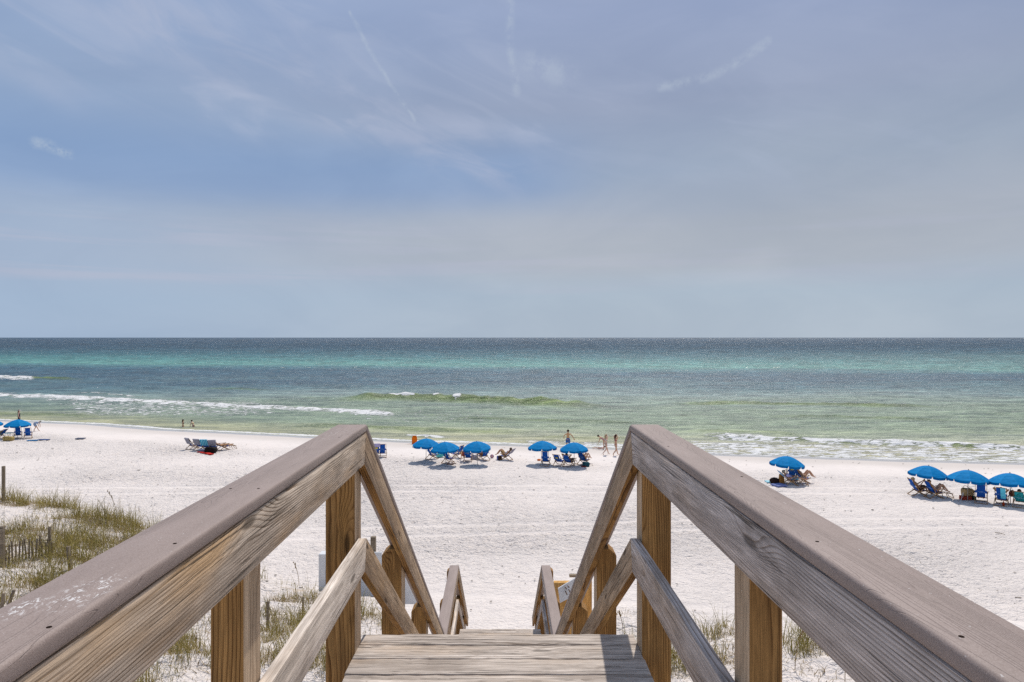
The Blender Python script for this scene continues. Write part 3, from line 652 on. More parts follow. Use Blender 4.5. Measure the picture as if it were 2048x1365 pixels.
def top_at(y):
    return np.interp(y, [p[0] for p in TOP], [p[1] for p in TOP])
def post(side, yn, wx, wy, ztop, zbot, mat=M['post'], chamfer=0.0, inset=0.046):
    X = XL if side < 0 else XR
    xin = X(yn+wy/2) + side*inset; L = ztop-zbot
    # local x up, local z = world X, local y = world -Y
    cx = xin + side*wx/2; cy = yn+wy/2
    prof = [(0, -wx/2), (L, -wx/2), (L, wx/2), (0, wx/2)]
    if chamfer:
        c = chamfer
        if side > 0: prof = [(0, -wx/2), (L, -wx/2), (L, wx/2-c), (L-c*0.9, wx/2), (0, wx/2)]
        else: prof = [(0, -wx/2), (L-c*0.9, -wx/2), (L, -wx/2+c), (L, wx/2), (0, wx/2)]
    bm = bmesh.new()
    A = [bm.verts.new((x, -wy/2, z)) for x, z in prof]; B = [bm.verts.new((x, wy/2, z)) for x, z in prof]; n = len(prof)
    bm.faces.new(A); bm.faces.new(B[::-1])
    for i in range(n): bm.faces.new((A[i], A[(i+1) % n], B[(i+1) % n], B[i]))
    bmesh.ops.bevel(bm, geom=[e for e in bm.edges], offset=0.004, segments=1, affect='EDGES')
    o = bm_obj('post', bm, mat, stairs); o.data.materials.append(M['post_side'])
    for p_ in o.data.polygons:
        if p_.normal.z*side < -0.8: p_.material_index = 1
    Mx = Matrix(((0, 0, 1, cx), (0, -1, 0, cy), (1, 0, 0, zbot), (0, 0, 0, 1)))
    o.matrix_basis = Matrix.Translation(-SO) @ Mx
    return o
for s in (-1, 1):
    gz = lambda y: float(ground(s*0.8, y)) - 0.5
    post(s, 0.35, 0.089, 0.132, CAMZ-0.455, gz(0.4))
    post(s, 1.821, 0.0875, 0.130, CAMZ-0.455, gz(1.8))
    post(s, 3.235, 0.138, 0.140, CAMZ-0.457, gz(3.3))
    for yy_ in (4.80, 6.43, 8.10):
        post(s, yy_, 0.139, 0.17, CAMZ+float(top_at(yy_+0.1))-0.03 - (0.0 if yy_ < 8 else 0.02), gz(yy_), chamfer=0.05)
    post(s, 9.55, 0.139, 0.14, CAMZ-3.64-0.04, gz(9.5), chamfer=0.05)
    post(s, 10.86, 0.139, 0.14, CAMZ-3.64-0.055, gz(10.8), chamfer=0.04)
    for yy_ in (12.5, 14.1):
        post(s, yy_, 0.139, 0.14, CAMZ+float(top_at(yy_+0.1))-0.06, gz(yy_), chamfer=0.05)

# boards of the top deck, the landing and the treads
def board(xa, xb, yc, wd, ztop, th, mat, name='deck_board', parent=None, rag=0.0012):
    yaw = random.uniform(-0.0012, 0.0012); xa += random.uniform(-0.006, 0.006); xb += random.uniform(-0.006, 0.006)
    Mx = Matrix.Translation((xa, yc, ztop+random.uniform(-0.0015, 0.0015))) @ Matrix.Rotation(yaw, 4, 'Z') @ Matrix.Rotation(random.uniform(-0.006, 0.006), 4, 'X')
    return plank(name, mat, parent or stairs, Mx, xb-xa, 0, 0, -th, 0, -wd/2, wd/2, 0.005, 2, cuts=30, rag=rag)
DECK = CAMZ-1.50
Yd = 3.455; wds = [0.114, 0.136, 0.141] + [0.1385]*34
for i, wd in enumerate(wds):
    yc = Yd-wd/2
    atpost = i in (0, 1)
    a_ = XL(yc)-0.046; b_ = XR(yc)+0.044
    board(a_, b_, yc, wd, DECK, 0.036, M['deck'])
    Yd -= wd + 0.010
LAND = DECK - 17*(3.222/17)
Yd = 11.06
while Yd > 8.35:
    board(XL(Yd)+0.01, XR(Yd)-0.01, Yd-0.07, 0.14, LAND, 0.036, M['deck']); Yd -= 0.146
rise = 3.222/17; run = rise/SL
for k in range(1, 17):
    yc = 3.455 + run*k - run/2 + 0.01
    for j, dy_ in ((0, -0.072), (1, 0.074)): board(XL(yc)+0.02, XR(yc)-0.02, yc+dy_, 0.14, DECK-rise*k, 0.036, M['deck'], 'tread')
for k in range(1, 13):
    yc = 11.06 + run*k - run/2 + 0.01
    for j, dy_ in ((0, -0.072), (1, 0.074)): board(XL(yc)+0.02, XR(yc)-0.02, yc+dy_, 0.14, LAND-rise*k, 0.036, M['deck'], 'tread')
# stringers, joists and fascia
for s in (-1, 1):
    X = XL if s < 0 else XR
    for (ya, za, yb, zb) in ((3.46, DECK-0.20, 8.40, LAND-0.10), (11.0, LAND-0.20, 14.9, LAND-0.2-SL*3.9)):
        Mx, L = frame((X(ya)-s*0.01, ya, za), (X(yb)-s*0.01, yb, zb))
        plank('stringer', M['post'], stairs, Mx, L, 0, 0, -0.14, 0.10, -0.02, 0.02, 0.004)
    for (ya, yb, zz) in ((-1.6, 3.42, DECK-0.04), (8.3, 11.02, LAND-0.04)):
        Mx, L = frame((X(ya)-s*0.02, ya, zz), (X(yb)-s*0.02, yb, zz))
        plank('joist', M['post'], stairs, Mx, L, 0, 0, -0.19, 0.0, -0.019, 0.019, 0.004)

# screws in the caps, carriage bolts
def screw(x, y, z, r=0.0042, mat=M['screw'], parent=None):
    bm = bmesh.new(); bmesh.ops.create_cone(bm, cap_ends=True, segments=10, radius1=r, radius2=r*0.9, depth=0.0007)
    o = bm_obj('screw', bm, mat, parent or stairs); o.matrix_basis = Matrix.Translation(Vector((x, y, z))-SO); return o
zc = CAMZ-0.418+0.0002
for (x, y) in ((-0.668, 0.985), (-0.684, 1.385), (-0.779, 1.889), (-0.7016, 1.889), (0.625, 1.398), (0.628, 0.954), (0.690, 2.05), (-0.80, 0.72), (-0.725, 2.86), (0.60, 2.62)): screw(x, y, zc)
for (x, y, zd) in ((XL(3.2)-0.11, 3.233, 0.0),):
    pass
# white and golden remnant frame on either side of the lower flight
def pxp(px, py, D): return Vector(((px-1024)*D/FPX, D, CAMZ+(HZ-py)*D/FPX))
def simple_box(name, c, d, mat, parent, rot=None, bev=0.006):
    bm = bmesh.new(); bmesh.ops.create_cube(bm, size=1.0)
    for v in bm.verts: v.co = Vector((v.co.x*d[0], v.co.y*d[1], v.co.z*d[2]))
    if bev: bmesh.ops.bevel(bm, geom=list(bm.edges), offset=min(bev, min(d)*0.3), segments=1, affect='EDGES')
    o = bm_obj(name, bm, mat, parent); Mx = Matrix.Translation(Vector(c))
    if rot is not None: Mx = Mx @ rot.to_4x4()
    o.matrix_basis = Mx; return o
gate = empty('bracket_frame', (1.65, 14.5, float(ground(1.65, 14.5))), 0, 'golden posts carrying a slanted white bolted plate right of the lower stairs', 'post frame')
G0 = Vector(gate.location)
for (px0, px1, py0, D, nm) in ((1108, 1146, 1166, 14.4, 'post'), (1164, 1184, 1146, 15.2, 'post')):
    a = pxp(px0, py0, D); b = pxp(px1, py0, D); wdt = b.x-a.x; zb = float(ground(a.x, D))-0.4
    if nm == 'post':
        hgt = a.z-zb
        o = simple_box('post', (0, 0, 0), (hgt, 0.14, wdt), M['gold'], gate)
        o.matrix_basis = Matrix(((0, 0, 1, (a.x+b.x)/2-G0.x), (0, -1, 0, D+0.08-G0.y), (1, 0, 0, (a.z+zb)/2-G0.z), (0, 0, 0, 1)))
a = [pxp(1116, 1177, 14.2), pxp(1120, 1206, 14.2), pxp(1168, 1181, 14.45), pxp(1166, 1147, 14.45)]
vs = [p-G0 for p in a] + [p-G0+Vector((0, 0.03, 0)) for p in a]
pl = mesh_obj('white_plate', vs, [(0, 1, 2, 3), (7, 6, 5, 4), (0, 4, 5, 1), (1, 5, 6, 2), (2, 6, 7, 3), (3, 7, 4, 0)], M['white'], gate)
for (x, y) in ((1131, 1176.5), (1136, 1173.5), (1131.5, 1184.5), (1138, 1181)):
    p = pxp(x, y, 14.2)-G0; MB().tube([p+Vector((0, 0.05, 0)), p+Vector((0.02, -0.10 if y > 1178 else -0.01, -0.01))], 0.012, 8).build('bolt', M['rust'], gate)
p = pxp(1146, 1151, 14.8)-G0; simple_box('top_block', p, (0.16, 0.10, 0.05), M['stake'], gate)

# white barrier board, left of the stairs
pan = empty('barrier_board', (-3.9, 18.0, float(ground(-3.9, 18.0))), 0, 'white painted board panel standing beside the dune behind the left stair posts', 'panel')
G0 = Vector(pan.location)
DW = 18.0
a, b = pxp(637, 1105, DW), pxp(652, 1198, DW)
simple_box('white_board', ((a.x+b.x)/2-G0.x+0.03, 0, (a.z+b.z)/2-G0.z), (0.17, 0.30, a.z-b.z), M['white'], pan)
a, b = pxp(655, 1107, DW), pxp(762, 1196, DW)
simple_box('white_board', ((a.x+b.x)/2-G0.x, 0.12, (a.z+b.z)/2-G0.z), (b.x-a.x, 0.05, a.z-b.z), M['white'], pan)
a, b = pxp(764, 1140, DW), pxp(836, 1212, DW)
simple_box('white_board', ((a.x+b.x)/2-G0.x, 0.14, (a.z+b.z)/2-G0.z), (b.x-a.x, 0.05, a.z-b.z), M['white'], pan)
a = pxp(743, 1086, DW); simple_box('post', (a.x-G0.x, 0.24, (a.z-0.7)-G0.z), (0.13, 0.13, 1.6), M['stake'], pan)
a = pxp(690, 1108, DW); simple_box('post', (a.x-G0.x, 0.24, (a.z-0.8)-G0.z), (0.13, 0.13, 1.4), M['stake'], pan)
a, b = pxp(552, 1178, 17.6), pxp(640, 1190, 17.2)
Mx, L = frame(a+Vector((0, 0, -0.02)), b+Vector((0, 0, -0.02)))
pk = simple_box('fallen_plank', (L/2, 0, 0), (L, 0.22, 0.09), M['stake'], None); pk.matrix_basis = Mx @ pk.matrix_basis
pk.data.materials[0] = M['pale']; tag(pk, 'pale timber plank lying on the dune edge beside the white panel', 'plank')

# ------------------------------------------------------------------ dune vegetation
def mat_grass(name, c0, c1):
    m, n, b = mat_new(name); ge = n.new('ShaderNodeNewGeometry').outputs['Position']
    a = n.new('ShaderNodeAttribute'); a.attribute_name = 'tone'
    f = n.noise(ge, 1.3, 3, 0.6)
    c = n.mix(n.m('ADD', n.m('MULTIPLY', a.outputs['Fac'], 0.75), n.m('MULTIPLY', n.m('SUBTRACT', f, 0.4), 0.8), clamp=True), c0, c1)
    n.l.new(c, b.inputs['Base Color']); b.inputs['Roughness'].default_value = 0.7; b.inputs['Specular IOR Level'].default_value = 0.2
    return m
M['grass'] = mat_grass('dune_grass_green', (0.17, 0.15, 0.026, 1), (0.48, 0.38, 0.13, 1))
M['straw'] = mat_grass('dune_grass_straw', (0.22, 0.145, 0.06, 1), (0.52, 0.41, 0.23, 1))

def blades(name, cx, cy, cz, hgt, lean, width, tone, mat, label, cat):
    """one curved tapering blade per entry"""
    n = len(cx); az_ = rng.rand(n)*2*np.pi; dxv, dyv = np.cos(az_), np.sin(az_)
    fa = rng.rand(n)*2*np.pi; sx_, sy_ = np.cos(fa)*width, np.sin(fa)*width
    ts = [0.0, 0.4, 0.75, 1.0]; wf = [1.0, 0.85, 0.5]
    co = np.zeros((n, 7, 3), np.float32)
    for k, t in enumerate(ts):
        bx = cx + dxv*lean*hgt*t**1.9; by = cy + dyv*lean*hgt*t**1.9; bz = cz + hgt*(t - 0.35*np.minimum(lean, 1.2)*t**2.2)
        if k < 3:
            co[:, 2*k] = np.stack([bx-sx_*wf[k], by-sy_*wf[k], bz], -1); co[:, 2*k+1] = np.stack([bx+sx_*wf[k], by+sy_*wf[k], bz], -1)
        else: co[:, 6] = np.stack([bx, by, bz], -1)
    base = (np.arange(n)*7)[:, None]
    tri = np.array([0, 1, 3, 0, 3, 2, 2, 3, 5, 2, 5, 4, 4, 5, 6]); li = (base+tri).reshape(-1).astype(np.int32)
    me = bpy.data.meshes.new(name); me.vertices.add(n*7); me.vertices.foreach_set('co', co.reshape(-1))
    me.loops.add(len(li)); me.loops.foreach_set('vertex_index', li); nt = len(li)//3
    me.polygons.add(nt); me.polygons.foreach_set('loop_start', np.arange(0, nt*3, 3, dtype=np.int32)); me.polygons.foreach_set('loop_total', np.full(nt, 3, dtype=np.int32))
    me.update(calc_edges=True)
    at = me.attributes.new('tone', 'FLOAT', 'POINT'); at.data.foreach_set('value', np.repeat(tone, 7).astype(np.float32))
    me.materials.append(mat); o = bpy.data.objects.new(name, me); COL.objects.link(o)
    return tag(o, label, cat, None, 'stuff')

def clumps(N, seed, dens, hlo, hhi, per, spread, leanr, wd):
    r = np.random.RandomState(seed)
    X = r.uniform(-24, 10, N); Dp = r.uniform(6.5, 22.5, N)
    e = np.interp(X, EX, ED); t = Dp-e
    keep = (t < 0.9) & (X < 7.6) & (r.rand(N) < dens(X, Dp, t)) & ((np.abs(X+0.1) > 1.15) | (Dp > 15.5))
    X, Dp = X[keep], Dp[keep]
    k = r.randint(per[0], per[1], len(X)); idx = np.repeat(np.arange(len(X)), k)
    hb = r.uniform(hlo, hhi, len(X))[idx]*r.uniform(0.45, 1.15, len(idx))
    bx = X[idx]+r.normal(0, spread, len(idx)); by = Dp[idx]+r.normal(0, spread, len(idx))
    ln = np.abs(r.normal(leanr, leanr*0.7, len(idx)))
    tone = np.clip(r.rand(len(X))[idx]*0.6+r.rand(len(idx))*0.5, 0, 1)
    return bx, by, ground(bx, by)-0.03, hb, ln, np.full(len(idx), wd)*r.uniform(0.6, 1.3, len(idx)), tone
def patch(X, Dp):
    p = fbm(X*0.33+2.2, Dp*0.55+1.0, 4, 0.6)
    return p
def d_left(X, Dp, t):
    a = sst(patch(X, Dp), -0.12, 0.22)
    rim = np.exp(-((t+0.35)/0.8)**2)*0.7
    l = np.where(X < -1.5, 1.0, 0.55)
    return np.clip((a*0.85+rim*(patch(X*1.7, Dp) > -0.25))*l, 0, 1)
BL = []
for (bx_, by_, br_, bw_) in ((40, 1006, .9, 1), (110, 1012, .7, .9), (190, 1042, .9, 1), (240, 1046, .8, 1), (285, 1056, .7, 1), (120, 1072, 1.0, 1), (150, 1098, 1.0, 1), (60, 1118, .9, 1), (95, 1135, .8, 1), (20, 1120, .7, .8), (80, 1160, .6, .7), (30, 1205, .8, .9), (70, 1190, .6, .8), (200, 1090, .8, .9), (240, 1075, .7, .9),
    (300, 1345, .7, .9), (340, 1290, .7, .7), (390, 1330, .6, .8), (380, 1245, .5, .7), (590, 1195, .6, .8), (640, 1190, .4, .8), (560, 1270, .7, .9), (620, 1320, .7, .9), (600, 1240, .7, .7), (735, 1180, .6, .9), (745, 1235, .6, .9), (700, 1300, .6, .7),
    (1365, 1335, .45, .9), (1440, 1262, .5, .6), (1450, 1325, .5, .9), (1420, 1290, .3, .5), (1590, 1292, .6, .8), (1640, 1275, .5, .8), (1690, 1262, .5, .6), (1575, 1340, .3, .4), (1640, 1350, .35, .35)):
    q_ = march(bx_, by_); BL.append((q_[0], q_[1], br_, bw_))
def d_left(X, Dp, t):
    a = np.zeros_like(X)
    for (x_, y_, r2, w_) in BL: a = np.maximum(a, w_*np.exp(-(((X-x_)/(r2*1.5))**2+((Dp-y_)/r2)**2)))
    a = sst(a*(0.5+0.9*sst(patch(X*1.7, Dp*1.7), -0.3, 0.35)), 0.22, 0.75)
    return np.clip(a+0.015+0.05*(patch(X, Dp) > 0.2), 0, 1)
gA = clumps(11000, 3, d_left, 0.28, 0.80, (11, 26), 0.10, 0.55, 0.0048)
blades('dune_grass', *gA, M['grass'], 'olive green tufts of dune grass covering the sand dunes', 'grass')
gB = clumps(21000, 5, lambda X, Dp, t: d_left(X, Dp, t)*0.95+0.01, 0.08, 0.26, (10, 20), 0.16, 1.0, 0.0060)
blades('dry_grass', *gB, M['straw'], 'low brown and straw coloured dead grass on the dunes', 'dry grass')
# bits of weed scattered over the beach
r_ = np.random.RandomState(21); nW = 1100
wx = r_.uniform(-45, 45, nW); wy = r_.uniform(15, 62, nW); ok = (shore(wx)-wy > 5); wx, wy = wx[ok], wy[ok]; wz = ground(wx, wy)+0.035
fl = MB()
for x, y, z in zip(wx, wy, wz):
    s = random.uniform(0.012, 0.034)*(1+y/50)*(2.0 if random.random() < 0.06 else 1); a = random.random()*6.28
    q = [Vector((s*random.uniform(.6, 1.6)*math.cos(a+k*1.257), s*0.6*math.sin(a+k*1.257), random.uniform(0, 0.008))) for k in range(5)]
    q2 = [p+Vector((0, 0, 0.012)) for p in q]; c = Vector((x, y, z))
    fl.add([p+c for p in q+q2], [(0, 1, 2, 3, 4), (9, 8, 7, 6, 5)]+[(i, (i+1) % 5, 5+(i+1) % 5, 5+i) for i in range(5)])
M['weed'] = mat_plain('dry_seaweed', (0.14, 0.115, 0.095), 0.9, 0.4, 3)
o = fl.build('seaweed_bits', M['weed'], clean=False); tag(o, 'small dark bits of dry seaweed scattered over the white sand', 'seaweed', None, 'stuff')

# slatted sand fence, stakes, sticks
def ground_pt(px, py): return Vector(march(px, py))
fence = None
fa, fb_ = ground_pt(-60, 1128), ground_pt(104, 1112)
fence = empty('sand_fence', fa, 0, 'old thin wooden slat sand fence half buried in the left dune', 'sand fence')
nsl = 25
for i in range(nsl):
    t = i/(nsl-1); p = fa.lerp(fb_, t); gz = float(ground(p.x, p.y)); hh = random.uniform(0.30, 0.50)
    mx = simple_box('slat', (0, 0, 0), (hh+0.3, 0.012, 0.036), M['stake'], fence, None, 0.002)
    mx.matrix_basis = Matrix.Translation(Vector((p.x, p.y, gz+hh/2-0.15))-fa) @ Matrix.Rotation(random.uniform(-0.09, 0.09), 4, 'Y') @ Matrix(((0, 0, 1, 0), (0, -1, 0, 0), (1, 0, 0, 0), (0, 0, 0, 1)))
for hz_ in (0.12, 0.36):
    pts = []
    for i in range(9):
        p = fa.lerp(fb_, i/8); pts.append(Vector((p.x, p.y-0.012, float(ground(p.x, p.y))+hz_))-fa)
    MB().tube(pts, 0.004, 5).build('wire', M['screw'], fence)
for (px, py, hh, wd) in ((7, 1132, 0.85, 0.07), (101, 1108, 0.62, 0.05)):
    p = ground_pt(px, py); simple_box('fence_post', Vector((p.x, p.y-0.03, p.z+hh/2-0.15))-fa, (wd, wd, hh+0.3), M['stake'], fence)
def stake(px, py, hgt, wd, label, lean=0.0, mat='stake', cat='stake'):
    p = ground_pt(px, py); o = simple_box('wooden_stake', (0, 0, 0), (hgt+0.4, wd, wd*0.8), M[mat], None)
    o.matrix_basis = Matrix.Translation((p.x, p.y, p.z)) @ Matrix.Rotation(lean, 4, 'Y') @ Matrix(((0, 0, 1, 0), (0, -1, 0, 0), (1, 0, 0, hgt/2-0.2), (0, 0, 0, 1)))
    return tag(o, label, cat, None)
stake(7, 1003, 1.08, 0.085, 'tall square wooden post rising above the dune crest at the left edge', 0, 'stake', 'post')
stake(141, 1140, 0.50, 0.075, 'short leaning grey stake in bare sand right of the slat fence', -0.10)
stake(535, 1262, 0.62, 0.06, 'thin grey stake among grass nearest the left railing post', 0.02)
stake(606, 1224, 0.34, 0.05, 'small dark stake under the pale fallen plank', 0.0)
stake(15, 1216, 0.34, 0.05, 'broken dark slat at the left edge below the fence, leaning', 0.35)
stake(3, 1222, 0.30, 0.05, 'dark upright slat stump at the lower left edge of the dune', 0.12)
p = ground_pt(1990, 1067); q = ground_pt(2010, 1071)
o = MB().tube([p+Vector((0, 0, .05)), (p+q)/2+Vector((0, 0, .07)), q+Vector((0, 0, .05))], [0.015, 0.02, 0.012], 6).build('stick', M['stake']); tag(o, 'thin brown stick lying on open sand below the right umbrellas', 'stick')
p = ground_pt(2030, 1196); o = MB().tube([p+Vector((0, 0, .03)), p+Vector((0.2, -0.05, .04))], 0.012, 6).build('twig', M['stake']); tag(o, 'short dark twig on the sand at the far right edge', 'twig')
# tall sea oat stems
def sea_oat(px, py, h_, lean, label):
    p = ground_pt(px, py); m = MB(); pts = [p+Vector((lean*h_*t**2, 0, h_*t*(1-0.12*t))) for t in np.linspace(0, 1, 7)]
    o = empty('sea_oat', p, 0, label, 'sea oat', 'tall sea oat stems')
    MB().tube([a-p for a in pts], [0.006]*6+[0.003], 5).build('stem', M['straw'], o)
    hd = MB()
    for k in range(7):
        t = 0.72+0.04*k; a = p+Vector((lean*h_*t**2, 0, h_*t*(1-0.12*t)))-p
        hd.ball(a+Vector((random.uniform(-.02, .03), random.uniform(-.02, .02), 0)), (0.012, 0.012, 0.026), 6, 4)
    hd.build('seed_head', M['straw'], o)
sea_oat(235, 1046, 1.05, -0.28, 'tall leaning sea oat stem on the dune crest, left of the pair')
sea_oat(282, 1049, 1.0, -0.15, 'tall sea oat stem right of the pair where the rail crosses the dune')
sea_oat(598, 1172, 0.75, -0.2, 'thin sea oat stem standing before the white panel')
sea_oat(1246, 1262, 0.45, -0.25, 'small sea oat stem just right of the top deck edge')
sea_oat(1590, 1340, 0.8, 0.2, 'dry sea oat stem in white sand behind the right near post')
sea_oat(1690, 1364, 0.6, 0.05, 'short upright sea oat stem by the lower right beam')

# ------------------------------------------------------------------ umbrellas
def mat_canvas(name, rgb, rough=0.75):
    m, n, b = mat_new(name); tc = n.new('ShaderNodeTexCoord').outputs['Object']
    f = n.noise(tc, 7.0, 4, 0.6, 0.4); g = n.noise(tc, 300.0, 2, 0.5)
    c = n.mix(n.smooth(f, 0.3, 0.7), tuple(k*0.88 for k in rgb)+(1,), tuple(k*1.1 for k in rgb)+(1,))
    n.l.new(c, b.inputs['Base Color']); b.inputs['Roughness'].default_value = rough; b.inputs['Specular IOR Level'].default_value = 0.08
    wr = n.noise(n.vm('MULTIPLY', tc, (2.0, 2.0, 9.0)), 1.0, 3, 0.5, 0.5)
    bn = n.new('ShaderNodeBump'); bn.inputs['Distance'].default_value = 0.05; bn.inputs['Strength'].default_value = 0.7; n.l.new(wr, bn.inputs['Height']); n.l.new(bn.outputs[0], b.inputs['Normal'])
    return m
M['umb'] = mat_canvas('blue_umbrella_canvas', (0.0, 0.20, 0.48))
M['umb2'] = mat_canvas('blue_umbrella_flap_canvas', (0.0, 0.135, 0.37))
M['chair_blue'] = mat_canvas('blue_chair_canvas', (0.010, 0.085, 0.38))
M['pole'] = mat_plain('umbrella_pole', (0.45, 0.42, 0.38), 0.4, 0.1)
M['yellow'] = mat_plain('yellow_tag', (0.75, 0.60, 0.02), 0.6, 0.1)
M['print'] = mat_plain('white_print', (0.35, 0.55, 0.75), 0.6, 0.1)

UR = 1.10
def umbrella():
    root = empty('beach_umbrella', (0, 0, 0)); H = 1.78
    def rim(a, r, dz=0): return Vector((r*math.cos(a), r*math.sin(a), H-0.50*(r/UR)**1.75+dz))
    for k in range(8):
        a0 = 2*math.pi*k/8+0.2; a1 = a0+math.pi/4; nr, na = 7, 6; vs = []; fs = []
        for i in range(nr):
            r = 0.05+(UR-0.05)*i/(nr-1)
            for j in range(na+1):
                t = j/na; a = a0+(a1-a0)*t; oc = math.cos(math.pi/8)/math.cos((t-0.5)*math.pi/4); rr = r*(0.72*oc+0.28)
                sag = -0.045*math.sin(math.pi*t)*(i/(nr-1))
                v = rim(a, rr); v.z = H-0.50*(r/UR)**1.75+sag*1.0+0.0; vs.append(v)
        for i in range(nr-1):
            for j in range(na): fs.append((i*(na+1)+j, (i+1)*(na+1)+j, (i+1)*(na+1)+j+1, i*(na+1)+j+1))
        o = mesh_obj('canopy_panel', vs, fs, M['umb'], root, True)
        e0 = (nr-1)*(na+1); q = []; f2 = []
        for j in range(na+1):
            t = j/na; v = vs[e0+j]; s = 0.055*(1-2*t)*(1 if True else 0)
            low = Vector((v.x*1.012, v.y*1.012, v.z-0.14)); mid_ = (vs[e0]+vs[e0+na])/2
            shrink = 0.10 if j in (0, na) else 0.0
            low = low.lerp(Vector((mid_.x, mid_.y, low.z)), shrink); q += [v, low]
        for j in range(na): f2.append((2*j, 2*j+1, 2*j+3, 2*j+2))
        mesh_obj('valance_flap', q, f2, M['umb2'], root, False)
        p0, p1 = rim(a0, 0.06, -0.02), rim(a0, UR*0.985, -0.012)
        pm = rim(a0, UR*0.55, -0.016)
        MB().tube([p0, pm, p1], 0.007, 5).build('rib', M['pole'], root)
    MB().tube([(0, 0, -0.35), (0, 0, H+0.03)], 0.019, 10).build('pole', M['pole'], root, True)
    MB().ball((0, 0, H+0.035), (0.035, 0.035, 0.03), 8, 5).build('finial', M['pole'], root, True)
    return root
U0 = umbrella(); first = [True]
def at(px, D):                                # foot of a thing measured in the photograph at distance D
    x = (px-1024)*D/FPX; return Vector((x, D, float(ground(x, D))))
UG = 'blue beach umbrellas along the sand'
def put_umb(px, apy, label, dz=0.0, rz=0.0, tilt=(0, 0), hgt=1.8):
    D = 51.0
    for _ in range(6):
        g = float(ground((px-1024)*D/FPX, D)); D = (CAMZ-(g+hgt+dz))*FPX/(apy-HZ)
    o = U0 if first[0] else copy_tree(U0); first[0] = False
    p = at(px, D); p.z += dz; o.location = p; tilt = (tilt[0]+0.05*math.sin(px*1.7), tilt[1]+0.05*math.sin(px*0.9)); o.rotation_euler = (tilt[0], tilt[1], rz)
    return tag(o, label, 'umbrella', UG)
u_a = put_umb(-21, 837, 'umbrella cut off by the left edge of the photo, farthest left', rz=0.3)
u_b = put_umb(35, 838.5, 'umbrella at far left over two blue chairs, whole canopy seen', rz=0.6)
u_c = put_umb(852, 876.5, 'leftmost umbrella of the centre three, partly behind its neighbour', rz=0.35)
u_d = put_umb(892, 883.0, 'middle umbrella of the centre three, overlapping the one behind', rz=0.1)
u_e = put_umb(955, 881.8, 'right umbrella of the centre three, pole and gray bag beneath', rz=0.2)
u_f = put_umb(1085.5, 881.3, 'left umbrella of the centre pair, upright empty chair below', rz=0.5)
u_g = put_umb(1149, 884.5, 'right umbrella of the centre pair, shading the man with raised arms', rz=0.15)
u_h = put_umb(1571, 911.5, 'lone umbrella beside the right railing over a reclining sunbather', rz=0.3, tilt=(0.0, 0.07))
u_i = put_umb(1852, 930.5, 'left umbrella of the right three, over two sideways chairs', rz=0.25, tilt=(0.0, 0.04))
u_j = put_umb(1935, 939.5, 'middle umbrella of the right three, above the straw basket', rz=0.1)
u_k = put_umb(2021, 946.0, 'rightmost umbrella, cut by the right edge of the photo', rz=0.3, tilt=(0.0, 0.03))

